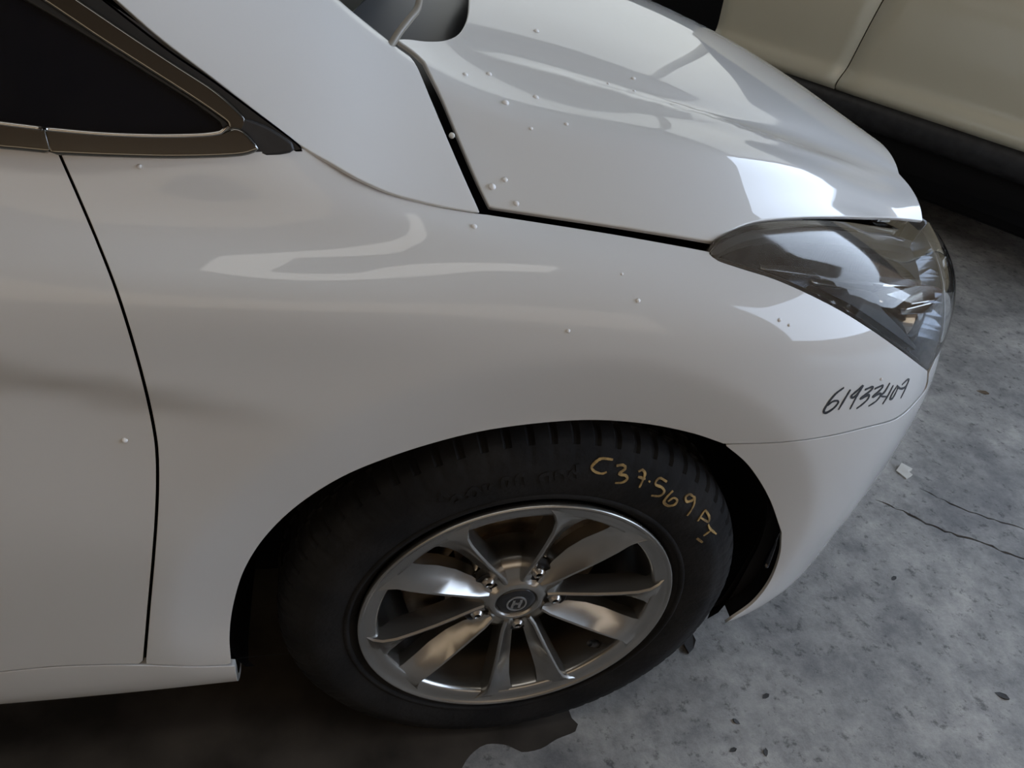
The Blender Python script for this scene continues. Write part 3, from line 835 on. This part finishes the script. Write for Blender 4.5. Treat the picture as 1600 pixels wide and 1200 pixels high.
def lens_fold(V2, P):
    dv = V2[:, 1]-np.interp(V2[:, 0], FOLD[:, 0], FOLD[:, 1])
    k = np.where(dv > 0, .10, .20)
    b = .009-k*(np.sqrt(dv*dv+.006**2)-.006)+.012
    b = .5*(b+np.sqrt(b*b+.003**2))-.012
    dl = np.full(len(V2), 9.0)
    for a_, b_ in zip(LOWE[:-1], LOWE[1:]):
        ab = b_-a_; t = np.clip(((V2-a_)@ab)/(ab@ab+1e-12), 0, 1); dl = np.minimum(dl, np.linalg.norm(V2-(a_+t[:, None]*ab), axis=1))
    b = b+.008*smooth((V2[:, 0]-FOLD[0, 0])/.40)
    return b*smooth(dl/.018)
lens = panel('headlight_lens', SIDE, lens_poly, M['lens'], hl, res=.007, off=.001, rim=.010, rnd=.004, bulge=lens_fold, own_normals=True)
# black frame strip running along the lower and upper lens edge
edge_low = px(hl_low_in)+px([(1437, 560), (1404, 536), (1364, 507), (1316, 476), (1262, 449), (1210, 427), (1165, 412), (1130, 401)])
panel('lens_frame', SIDE, edge_low, M['black_plastic'], hl, res=.01, off=-.004, rim=.01)
edge_top = px([(1112, 393), (1118, 385), (1140, 370), (1170, 359), (1210, 353), (1270, 353), (1340, 359), (1400, 367), (1428, 373)])+px([(1424, 384), (1390, 377), (1330, 369), (1270, 364), (1215, 364), (1175, 370), (1145, 381), (1124, 393)])
panel('lens_frame', SIDE, edge_top, M['grey_plastic'], hl, res=.01, off=-.004, rim=.01)
mid = Surf(SIDE.P-SIDE.Nn*.022, SIDE.U, SIDE.V); mid.Nn = SIDE.Nn
def plate(name, pts, depth, az, el, m, thick=.002):
    """flat reflector facet inside the lamp, tilted to face up and forward"""
    c = np.mean(pts, 0); p0, n0 = on(SIDE, tuple(c), -depth)
    dv = p0-CAM; dv /= np.linalg.norm(dv)
    r = np.array([math.cos(math.radians(el))*math.cos(math.radians(az)), math.cos(math.radians(el))*math.sin(math.radians(az)), math.sin(math.radians(el))])
    n = r-dv; n /= np.linalg.norm(n); V = []
    for q in pts:
        dd = ray_dir(*q); t = ((p0-CAM)@n)/(dd@n); V.append(CAM+dd*t)
    k = len(V); V = V+[v-n*thick for v in V]
    F = [tuple(range(k)), tuple(range(k, 2*k))[::-1]]+[(i, (i+1) % k, k+(i+1) % k, k+i) for i in range(k)]
    return mesh_obj(name, V, F, m, hl, False)
m2s = Surf(SIDE.P-SIDE.Nn*.010, SIDE.U, SIDE.V); m2s.Nn = SIDE.Nn
strip = m2s.px([(1190, 414), (1260, 419), (1330, 427), (1400, 435), (1440, 438)])+m2s.px([(1440, 446), (1400, 444), (1330, 438), (1260, 428), (1190, 419)])
panel('chrome_blade', m2s, strip, M['chrome'], hl, res=.01, rim=.004)
strip2 = m2s.px([(1268, 437), (1300, 440), (1345, 447)])+m2s.px([(1340, 452), (1298, 445), (1272, 441)])
panel('chrome_blade', m2s, strip2, M['chrome'], hl, res=.01, rim=.004)
plate('reflector', [(1385, 460), (1430, 447), (1460, 447), (1461, 468), (1426, 474), (1412, 470)], .016, 22, 30, M['chrome'])
plate('reflector', [(1407, 482), (1452, 473), (1461, 475), (1456, 487), (1436, 489), (1409, 490)], .014, 28, 33, M['chrome'])
dk = mid.px([(1270, 442), (1330, 448), (1375, 458), (1382, 480), (1415, 516), (1438, 548), (1400, 520), (1340, 478), (1290, 452)])
panel('bezel', mid, dk, M['black_plastic'], hl, res=.01, rim=.01, off=-.004)
# projector unit
pc, pn = on(mid, (1428, 487), -.022)
fw = np.array([.86, -.45, .0]); fw /= np.linalg.norm(fw)
def lathe_dir(name, c, ax, prof, m, parent, n=28):
    ax = np.asarray(ax, float)/np.linalg.norm(ax); a = np.cross(ax, (0, 0, 1)); a /= np.linalg.norm(a); b = np.cross(ax, a)
    V = []; F = []
    for t, r in prof:
        for k in range(n):
            w = 2*math.pi*k/n; V.append(np.asarray(c)+ax*t+(a*math.cos(w)+b*math.sin(w))*r)
    for i in range(len(prof)-1):
        for k in range(n): F.append((i*n+k, i*n+(k+1) % n, (i+1)*n+(k+1) % n, (i+1)*n+k))
    F.append(tuple(range(n))); F.append(tuple(range((len(prof)-1)*n, len(prof)*n))[::-1])
    o = mesh_obj(name, V, F, m, parent)
    return o
lathe_dir('projector', pc, fw, [(-.05, .02), (-.03, .036), (.0, .038), (.012, .040), (.016, .036)], M['chrome'], hl)
lathe_dir('projector_lens', pc+fw*.012, fw, [(0, .033), (.010, .030), (.018, .022), (.022, .01), (.023, .002)], M['glass_black'], hl)
# slam panel pieces seen between bonnet edge and lens
t1, _ = on(SIDE, (1428, 356), -.004)
bm = bmesh.new(); box_bm(bm, (-.006, -.012, -.03), (.006, .012, .022), .002)
ob = bm_obj('bonnet_bracket', bm, M['grey_plastic'], car); ob.location = tuple(t1); ob.rotation_euler = (.2, 0, .6)
fl = px([(1150, 361), (1180, 352), (1220, 346), (1280, 345), (1350, 350), (1405, 357)])+px([(1405, 363), (1350, 356), (1280, 350), (1220, 350), (1180, 356), (1155, 363)])
panel('headlight_flange', SIDE, fl, M['grey_plastic'], car, res=.01, off=-.012, rim=.01)
for q in ((1313, 349), (1362, 353)):
    b0, bn = on(SIDE, q, -.010)
    lathe_dir('bolt', b0, bn, [(-.004, .006), (.002, .006), (.004, .004)], M['steel'], car, 8)

# --- far half of the body so that the car is closed: mirrored wing and bumper
mirS = Surf(SIDE.P*np.array([1, -1, 1]), SIDE.U, SIDE.V); mirS.Nn = SIDE.Nn*np.array([1, -1, 1])
panel('front_bumper', mirS, bump_poly, PAINT, car, res=.03)
panel('front_wing', mirS, wing_poly, PAINT, car, res=.04)
panel('front_door', mirS, door_poly, PAINT, car, res=.05)
mh = panel('headlight', mirS, lens_poly, M['dark_chrome'], car, res=.03, off=-.02)
panel('headlight_lens', mirS, lens_poly, M['lens'], mh, res=.03)
grille = [sv(s_at_x(.80), .69), sv(s_at_x(.80), .76), sv(SN, .775), sv(SN, .69)]
gs = Surf(SIDE.P-SIDE.Nn*.02, SIDE.U, SIDE.V); gs.Nn = SIDE.Nn
gr = panel('grille', gs, grille, M['black_plastic'], car, res=.03)

# ------------------------------------------------------------------ front wheel
WX, WZ = 0.0, .318
def P3(r, a, y): return (WX+r*math.cos(a), y, WZ+r*math.sin(a))
def lathe(name, prof, m, parent, n=128, fn=None, angle=None):
    V = []; F = []
    for i, (y, r) in enumerate(prof):
        for k in range(n):
            a = 2*math.pi*k/n
            rr, yy = (r, y) if fn is None else fn(i, k, r, y)
            v = list(P3(rr, a, yy)); v[2] = max(v[2], .001); V.append(v)
    for i in range(len(prof)-1):
        for k in range(n): F.append((i*n+k, (i+1)*n+k, (i+1)*n+(k+1) % n, i*n+(k+1) % n))
    o = mesh_obj(name, V, F, m, parent)
    if angle: o.data.set_sharp_from_angle(angle=math.radians(angle))
    return o
ty = [(-.868, .2195), (-.874, .224), (-.879, .232), (-.8835, .246), (-.8865, .262), (-.887, .276), (-.885, .288), (-.8845, .2885), (-.8815, .298), (-.877, .306), (-.871, .3125), (-.8705, .313), (-.866, .3175), (-.859, .3215), (-.850, .3245), (-.838, .326), (-.836, .326), (-.8355, .319), (-.829, .319), (-.8285, .326), (-.80, .327), (-.7995, .32), (-.79, .32), (-.7895, .327), (-.755, .327), (-.7545, .32), (-.745, .32), (-.7445, .327), (-.715, .326), (-.69, .318), (-.675, .29), (-.672, .26), (-.68, .222)]
def tread(i, k, r, y):
    if 11 <= i <= 15:                      # shoulder blocks parted by cross grooves
        if k % 8 in (0, 1): return r-.0035, y+(.0018 if i < 13 else 0)
    if i in (8, 9, 10):
        if k % 8 in (0, 1): return r-.0006, y+.0006
    if 19 <= i <= 28 and (k+2*i) % 8 in (0, 1): return r-.005, y
    return r, y
tyre = lathe('tyre', ty, M['rubber'], car, 576, tread, 40)
# raised ring on the sidewall near the rim
lathe('rim_guard', [(-.880, .2325), (-.883, .234), (-.884, .237), (-.8825, .240), (-.880, .241)], M['rubber'], tyre, 160)

rim = lathe('wheel_rim', [(-.868, .2165), (-.874, .2205), (-.880, .2225), (-.8835, .2220), (-.8848, .2205), (-.8845, .2185), (-.8825, .2165), (-.8805, .2130), (-.8792, .2060), (-.8778, .1990), (-.8755, .1960), (-.870, .1945), (-.85, .1945), (-.82, .1945), (-.78, .194), (-.72, .194), (-.68, .205)], M['alloy'], car, 160)
lathe('brake_disc', [(-.785, .06), (-.787, .07), (-.787, .142), (-.783, .145), (-.765, .145), (-.765, .06)], M['brake'], rim, 96)
lathe('hub_bell', [(-.80, .0), (-.80, .07), (-.795, .075), (-.785, .075)], M['brake'], rim, 48)
# caliper
bm = bmesh.new()
for k in range(9): pass
V = []; F = []
for i, (r, y) in enumerate([(.10, -.80), (.10, -.825), (.155, -.825), (.16, -.80), (.16, -.75)]):
    for k in range(13):
        a = math.radians(150+50*k/12); V.append(P3(r, a, y))
for i in range(4):
    for k in range(12): F.append((i*13+k, i*13+k+1, (i+1)*13+k+1, (i+1)*13+k))
bm.free()
mesh_obj('brake_caliper', V, F, M['brake'], rim)

LUG0 = 65.0
def spoke_mesh(side):
    """one blade of a pair: crisp ridge on the outer side of the pair, face falling towards the nut pocket"""
    V = []; F = []
    st = [(.046, 8.0, 24.0, -.860, -.857), (.062, 6.0, 24.0, -.864, -.854), (.085, 6.0, 21.5, -.869, -.853), (.115, 6.2, 19.8, -.875, -.856), (.145, 6.8, 19.0, -.880, -.861), (.172, 7.0, 18.6, -.8835, -.868), (.190, 6.4, 18.8, -.8835, -.873), (.203, 4.5, 20.5, -.8825, -.878), (.2125, 3.0, 23.0, -.880, -.879)]
    for r, a_in, a_out, y_r, y_f in st:
        dep = .034 if r < .19 else .022
        da = math.degrees(.0022/r)
        y_f = y_f+.007*math.sin(math.pi*min(1, max(0, (r-.05)/.15)))
        pts = [(a_in, y_f+.020), (a_in, y_f), (a_in*.55+a_out*.45, y_f*.6+y_r*.4+.0015), (a_out-2*da, y_r+.0008), (a_out-.6*da, y_r), (a_out+.5*da, y_r+.0025), (a_out+1.6*da, y_r+dep), (a_in*.5+a_out*.5, y_r+dep+.004)]
        for a, y in pts: V.append((r, side*a, y))
    n = 8
    for i in range(len(st)-1):
        for k in range(n): F.append((i*n+k, i*n+(k+1) % n, (i+1)*n+(k+1) % n, (i+1)*n+k))
    F.append(tuple(range(n))[::-1]); F.append(tuple(range((len(st)-1)*n, len(st)*n)))
    return V, F
for kk in range(5):
    for side in (-1, 1):
        V, F = spoke_mesh(side); base = LUG0+72*kk
        V = [P3(r, math.radians(base+a), y) for r, a, y in V]
        if side < 0: F = [f[::-1] for f in F]
        o = mesh_obj('spoke', V, F, M['alloy'], rim)
        bmm = bmesh.new(); bmm.from_mesh(o.data); bmesh.ops.recalc_face_normals(bmm, faces=bmm.faces); bmm.to_mesh(o.data); bmm.free()
        o.data.set_sharp_from_angle(angle=math.radians(32))
# outer collar joining the two blades of a pair, and the hub with nut pockets
hub = lathe('wheel_hub', [(-.80, .080), (-.835, .078), (-.846, .072), (-.850, .062), (-.853, .050), (-.858, .040), (-.861, .034), (-.860, .0305), (-.852, .029), (-.850, .001)], M['alloy'], rim, 60,
            lambda i, k, r, y: (r, y+.016*smooth(1-abs(((k*6-LUG0+36) % 72)-36)/17.0) if 2 <= i <= 4 else y))
lathe('centre_cap', [(-.852, .029), (-.8575, .0288), (-.8595, .027), (-.861, .018), (-.8615, .001)], M['cap'], rim, 48)
# cap emblem: slanted letter in an oval
ev = []; ef = []
def ribbon(pts, w, closed=False):
    n = len(pts); o = len(ev)
    for k in range(n):
        a = np.array(pts[(k-1) % n if closed else max(k-1, 0)]); b = np.array(pts[(k+1) % n if closed else min(k+1, n-1)])
        t = (b-a)/np.linalg.norm(b-a); s = np.array([-t[1], t[0]]); c = np.array(pts[k])
        for q, y in ((c-s*w/2, -.8626), (c+s*w/2, -.8626), (c+s*w/2, -.861), (c-s*w/2, -.861)):
            ev.append((WX+q[0], y, WZ+q[1]))
    for k in range(n if closed else n-1):
        a = o+4*k; b = o+4*((k+1) % n)
        for i in range(4): ef.append((a+i, a+(i+1) % 4, b+(i+1) % 4, b+i))
rt = math.radians(10)
def rot(x, z):
    return (x*math.cos(rt)-z*math.sin(rt), x*math.sin(rt)+z*math.cos(rt))
ribbon([rot(.0135*math.cos(2*math.pi*k/40), 0.0142*math.sin(2*math.pi*k/40)) for k in range(40)], .0024, True)
ribbon([rot(*q) for q in [(-.0074, -.0083), (-.0064, -.0023), (-.0038, .0045), (-.0027, .0095)]], .0036)
ribbon([rot(*q) for q in [(.0027, -.0095), (.0038, -.0045), (.0064, .0023), (.0074, .0083)]], .0036)
ribbon([rot(*q) for q in [(-.0049, -.0011), (-.0015, .0009), (.0015, -.0009), (.0049, .0011)]], .0032)
mesh_obj('cap_emblem', ev, ef, M['emblem'], rim, False)
for kk in range(5):
    a = math.radians(LUG0+72*kk); c = np.array(P3(.060, a, -.846))
    lathe_dir('lug_nut', c, (0, -1, 0), [(-.02, .0105), (.006, .0105), (.010, .009), (.012, .005)], M['steel'], rim, 6)
    lathe_dir('nut_pocket', np.array(P3(.060, a, -.851)), (0, -1, 0), [(-.010, .0185), (.0, .0185), (.0010, .0170)], M['black_plastic'], rim, 24)
# tyre valve
v0 = np.array(P3(.190, math.radians(-40), -.858)); v1 = np.array(P3(.160, math.radians(-38), -.872))
tube('valve_stem', [v0, v0*.6+v1*.4, v1*.8+v0*.2, v1], [.006, .0055, .0048, .0045], M['seal'], rim)

# yellow crayon marks on the tyre wall
class TyreSurf(Surf): pass
def side_disc():
    U = np.linspace(0, 2*math.pi, 241); prof = ty[1:16]; P = np.zeros((241, len(prof), 3)); L = [0]
    for (y0, r0), (y1, r1) in zip(prof, prof[1:]): L.append(L[-1]+math.hypot(y1-y0, r1-r0)+1e-5)
    for j, (y, r) in enumerate(prof):
        for i, a in enumerate(U): P[i, j] = P3(r, a, y)
    s = Surf(P, U*.28, L)
    if s.Nn[60, 5, 1] > 0: s.flip()
    return s
TY = side_disc()
cz = lambda L: [(900+x/3.75, 680+y/3.75) for x, y in L]
CH = [[(215, 142), (150, 136), (112, 158), (90, 190), (112, 214), (150, 224), (178, 216)],
      [(235, 178), (275, 174), (287, 195), (252, 226), (290, 236), (298, 256), (270, 275), (228, 278)],
      [(364, 212), (388, 202), (402, 224), (390, 262), (370, 305)], [(362, 244), (404, 256)], [(424, 268), (432, 274)],
      [(530, 272), (492, 250), (468, 268), (466, 290), (500, 305), (515, 330), (490, 354), (440, 352)],
      [(566, 325), (528, 364), (515, 392), (540, 412), (576, 405), (590, 380), (570, 366), (538, 386)],
      [(690, 362), (664, 345), (640, 362), (646, 388), (680, 380), (692, 362), (690, 402), (672, 440), (650, 470)],
      [(712, 502), (735, 465), (755, 435)], [(755, 435), (778, 475), (772, 506), (724, 480)],
      [(772, 522), (784, 548), (820, 578)], [(790, 556), (745, 588)], [(708, 603), (740, 626)]]
mk = strokes('crayon_marks', TY, [cz(l) for l in CH], .0036, M['chalk'], tyre, off=.0010)
setp(mk, label='yellow crayon writing C37.569RY on the tyre wall')
# moulded lettering on the tyre, barely readable
mz = lambda L: [(600+x/5.333, 680+y/5.333) for x, y in L]
ML = [[(480, 560), (470, 470), (540, 520)], [(560, 545), (600, 500), (640, 530), (600, 560)],
      [(690, 500), (740, 440), (790, 470), (760, 520), (700, 510)], [(830, 410), (860, 480), (900, 400)],
      [(1000, 440), (990, 370), (1050, 360), (1040, 430)], [(1110, 420), (1110, 350), (1170, 330), (1190, 410)],
      [(1330, 400), (1310, 340), (1380, 320), (1390, 390)], [(1440, 380), (1440, 310), (1500, 310), (1520, 375)],
      [(1590, 370), (1550, 340), (1570, 300), (1610, 310)], [(1620, 360), (1610, 240)]]
strokes('moulded_letters', TY, [mz(l) for l in ML], .0050, M['rubber'], tyre, off=.0012, taper=False)

# handwritten number on the front corner
nz_ = lambda L: [(1270+x/9.412, 570+y/9.412) for x, y in L]
NUM = [[(455, 335), (330, 430), (215, 575), (160, 680), (195, 705), (300, 640), (370, 560), (360, 528), (290, 540), (215, 600)],
       [(552, 362), (470, 500), (375, 660)],
       [(735, 300), (650, 380), (566, 455), (585, 482), (650, 435), (735, 310), (640, 470), (545, 652)],
       [(765, 366), (875, 322), (855, 372), (700, 495), (820, 445), (805, 505), (720, 585), (642, 642)],
       [(908, 352), (1022, 304), (1005, 352), (880, 470), (988, 420), (985, 465), (920, 540), (818, 606)],
       [(1132, 268), (1060, 390), (1000, 456), (1085, 468)], [(1182, 300), (1110, 440), (1025, 578)],
       [(1225, 330), (1165, 425), (1135, 500), (1172, 490), (1220, 405), (1250, 330)],
       [(1235, 308), (1290, 350), (1365, 318), (1412, 218), (1380, 226), (1310, 292)], [(1412, 220), (1360, 350), (1290, 492)]]
nm = strokes('handwritten_number', SIDE, [nz_(l) for l in NUM], .0034, M['marker'], wing, off=.0006)
setp(nm, label='number 61933409 written in black marker')

# glossy torn edge of the arch liner inside the bumper
lt = [at_plane(*q, 1, -.845) for q in [(1218, 833), (1211, 850), (1203, 868), (1196, 884)]]
tube('liner_edge', crom(lt, .01), [.001, .003, .0045, .0045, .004, .003, .002, .0015, .001, .001, .001, .001][:len(crom(lt, .01))], M['glass_black'], car)

# ================================================================== water drops on the paint
def drops(surf, items, r0, group):
    for (x, y), label in items:
        uv = surf.px([(x, y)], raw=True)
        if not uv: continue
        P, Nn = surf.ev(uv[0][None]); r = r0*(.7+.6*random.random())
        bm = bmesh.new(); bmesh.ops.create_uvsphere(bm, u_segments=12, v_segments=8, radius=r)
        for v in bm.verts:
            v.co.z = max(v.co.z*.75, -.0005)
        o = bm_obj('water_drop', bm, M['water']); o.location = tuple(P[0])
        o.rotation_euler = Vector(Nn[0]).to_track_quat('Z', 'Y').to_euler()
        setp(o, label, 'water drop', group)
drops(BON, [((837, 152), 'large water drop just below the bonnet crease, above two smaller ones'), ((885, 194), 'water drop in mid flank of the bonnet, rightmost below the crease'),
            ((830, 201), 'small water drop in mid flank of the bonnet, under the large one'), ((790, 161), 'small water drop on the bonnet flank left of the large one'),
            ((789, 281), 'upper right of three water drops by the rear lower bonnet corner'), ((769, 292), 'water drop nearest the corner of the bonnet gaps'),
            ((807, 318), 'water drop just above the gap between bonnet and wing'), ((838, 49), 'lone water drop on the bonnet top right of the windscreen corner'),
            ((990, 123), 'upper of two water drops on the bonnet ridge'), ((991, 143), 'lower of two water drops on the bonnet ridge'), ((950, 131), 'water drop left of the pair on the bonnet ridge'),
            ((727, 117), 'left of two water drops behind the bonnet crease near the pillar gap'), ((764, 116), 'right of two water drops behind the bonnet crease near the pillar gap')], .0033, 'water drops on the bonnet')
drops(SIDE, [((741, 354), 'tiny water drop on the wing just under the bonnet gap corner'), ((972, 428), 'tiny water drop on the wing shoulder halfway to the headlight'), ((997, 470), 'tiny water drop high on the wing above the tyre'),
             ((888, 517), 'tiny water drop in the middle of the wing above the wheel arch'), ((1218, 500), 'left of two tiny water drops below the headlight edge'), ((1233, 508), 'right of two tiny water drops below the headlight edge'),
             ((218, 260), 'tiny water drop under the window trim'), ((1377, 592), 'tiny water drop above the handwritten number'), ((195, 688), 'tiny water drop on the door left of the shut line')], .0024, 'water drops on the body side')

# ================================================================== the other car
ZB = .45                                  # underside of its painted doors; black cladding below
pA = at_plane(1301, 140, 2, ZB); pB = at_plane(1600, 240, 2, ZB)
e1 = (pB-pA)/np.linalg.norm(pB-pA); e2 = np.array([-e1[1], e1[0], 0])       # along, and into its body
if e2@np.array([0, 1, 0]) < 0: e2 = -e2
car2 = empty('car', tuple(np.array([pA[0], pA[1], 0])))
setp(car2, 'beige silver car parked behind the white bonnet, only its side seen', 'car')
def L2W(a, o, z): return (e1*a+e2*o+np.array([0, 0, z]))
def side2(name, a0f, a1f, prof, m, parent, n=10, thick=.012):
    V = []; F = []
    for (o, z) in prof:
        for k in range(n+1):
            a = a0f(z)+(a1f(z)-a0f(z))*k/n
            V.append(L2W(a, o+.012*(a/1.4)**2, z))
    for i in range(len(prof)-1):
        for k in range(n): F.append((i*(n+1)+k, i*(n+1)+k+1, (i+1)*(n+1)+k+1, (i+1)*(n+1)+k))
    o = mesh_obj(name, V, F, m, parent)
    md = o.modifiers.new('thickness', 'SOLIDIFY'); md.thickness = thick; md.offset = 0
    return o
key = np.array([(.03, 0), (.012, .012), (.0, .03), (.004, .06), (.014, .095), (.010, .15), (-.002, .26), (-.004, .39), (.004, .50), (.022, .60), (.04, .66)])
PR2 = [(q[0], q[1]+ZB) for q in ncub(np.arange(len(key)), key)(np.linspace(0, len(key)-1, 48))]
gA = [((at_plane(x, y, 2, z)-pA)@e1, z) for (x, y), z in (((1303, 140), ZB+.01), ((1325, 110), ZB+.08))]
gapf = lambda z: float(np.interp(z, [ZB, ZB+.085, ZB+.66], [.0, .020, .115]))
side2('rear_door', lambda z: gapf(z)+.003, lambda z: .95+.1*z, PR2, M['paint_silver'], car2)
side2('front_door', lambda z: -.62+.02*z, lambda z: gapf(z)-.003, PR2, M['paint_silver'], car2)
side2('rear_quarter', lambda z: .958+.1*z, lambda z: 1.45, PR2, M['paint_silver'], car2)
side2('sill', lambda z: -.66, lambda z: 1.45, [(.05, ZB+.005), (.02, ZB-.008), (.005, ZB-.03), (.005, ZB-.075), (.03, ZB-.10), (.06, ZB-.115)], M['black_plastic'], car2)
side2('cladding', lambda z: -.66, lambda z: 1.45, [(.06, ZB-.10), (.075, ZB-.20), (.11, ZB-.30), (.2, ZB-.34)], M['black'], car2)
bm = bmesh.new(); box_bm(bm, (-1.5, .08, .13), (1.45, 1.5, 1.05), .05)
o = bm_obj('body_core', bm, M['black'], car2)
for v in o.data.vertices: v.co = Vector(L2W(v.co.x, v.co.y, v.co.z))
V = []; F = []
for z, i_, a0, a1 in ((1.10, .06, -.6, 1.4), (1.30, .16, -.3, 1.35), (1.55, .28, 0, 1.3), (1.62, .45, .1, 1.25)):
    for (a, oo) in ((a0, i_), (a1, i_), (a1, 1.55-i_), (a0, 1.55-i_)): V.append(L2W(a, oo, z))
for i in range(3):
    for k in range(4): F.append((i*4+k, i*4+(k+1) % 4, (i+1)*4+(k+1) % 4, (i+1)*4+k))
F.append((12, 13, 14, 15))
mesh_obj('glasshouse', V, F, M['glass_black'], car2, False)
# its front wheel, dark at the picture's top edge
wc = np.array(L2W(-1.05, .09, .34))
V = []; F = []; n = 48
for o_, r in ((0, .22), (-.01, .25), (-.008, .30), (.02, .345), (.19, .345), (.2, .2)):
    for k in range(n):
        w = 2*math.pi*k/n; V.append(wc+e1*math.cos(w)*r+e2*o_+np.array([0, 0, max(math.sin(w)*r, -.339)]))
for i in range(5):
    for k in range(n): F.append((i*n+k, i*n+(k+1) % n, (i+1)*n+(k+1) % n, (i+1)*n+k))
F.append(tuple(range(n)))
mesh_obj('tyre', V, F, M['rubber'], car2)

# ================================================================== floor litter, oil stain with painted shade
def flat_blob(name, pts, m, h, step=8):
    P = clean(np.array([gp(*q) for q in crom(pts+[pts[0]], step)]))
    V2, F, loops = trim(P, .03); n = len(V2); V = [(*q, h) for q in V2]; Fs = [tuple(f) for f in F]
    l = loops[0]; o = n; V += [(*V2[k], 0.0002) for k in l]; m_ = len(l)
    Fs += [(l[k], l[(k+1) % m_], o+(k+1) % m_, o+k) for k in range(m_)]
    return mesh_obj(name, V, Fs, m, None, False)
st1 = flat_blob('oil_stain_shade', [(-700, 1130), (-560, 1090), (-380, 1075), (-260, 1080), (-100, 1040), (150, 960), (300, 850), (440, 840), (560, 900), (640, 1000), (760, 1100), (850, 1112), (888, 1108), (893, 1122), (903, 1132), (899, 1143), (870, 1155), (845, 1170), (815, 1175), (795, 1165), (760, 1163), (735, 1180), (722, 1200), (700, 1240), (600, 1262), (430, 1250), (250, 1275), (0, 1262), (-240, 1280), (-400, 1240), (-520, 1225), (-620, 1180)], M['stain'], .0009)  # oil patch stretched along the sill to paint in the shade there
setp(st1, 'dark oily stain and painted car shade on the concrete under the sill and front tyre', 'stain')
def bits(name, px_, size, m, label, cat, rotz=0.0, thick=.002, group=None, shape=None):
    c = gp(*px_); bm = bmesh.new()
    pts = shape or [(-1, -.25), (-.3, -.5), (.5, -.42), (1, .05), (.4, .5), (-.4, .4)]
    top = [bm.verts.new((x*size, y*size, thick+.15*size*math.sin(x*2))) for x, y in pts]
    bot = [bm.verts.new((x*size, y*size, .0003)) for x, y in pts]
    bm.faces.new(top); bm.faces.new(bot[::-1])
    for k in range(len(pts)): bm.faces.new((top[k], bot[k], bot[(k+1) % len(pts)], top[(k+1) % len(pts)]))
    o = bm_obj(name, bm, m, None, False); o.location = (c[0], c[1], 0.0); o.rotation_euler = (0, 0, rotz)
    return setp(o, label, cat, group)
bits('dry_leaf', (1535, 613), .018, M['leaf'], 'small brown dry leaf on the concrete right of the headlight', 'leaf', -.7)
bits('paper_scrap', (1412, 738), .022, M['paper'], 'white paper scrap on the floor beside the bumper edge', 'paper', .6, .006, None, [(-1, -.7), (.1, -.9), (.2, -.3), (1, -.5), (.9, .8), (-.6, .7)])
bits('debris_chip', (1396, 904), .008, M['ink_grey'], 'dark grey chip lying on the concrete below the long crack', 'debris', .3)
bits('debris_chip', (1076, 1008), .020, M['ink_grey'], 'dark lump on the floor between tyre and bumper corner', 'debris', .9, .008)
bits('debris_chip', (1565, 1087), .013, M['ink_grey'], 'thin dark sliver on the concrete at lower right', 'debris', -.9)
bits('debris_chip', (1196, 1088), .008, M['ink_grey'], 'small dark chip on the floor, lower middle', 'debris', .2)
for i_, (q, lb) in enumerate([((1145, 1172), 'left of two tiny dark grit specks at the bottom edge of the floor'), ((1196, 1176), 'right of two tiny dark grit specks at the bottom edge of the floor'), ((1150, 1128), 'tiny dark grit speck above the pair at the bottom edge')]):
    bits('debris_chip', q, .007, M['ink_grey'], lb, 'debris', i_*1.1, .002, 'grit specks on the floor')
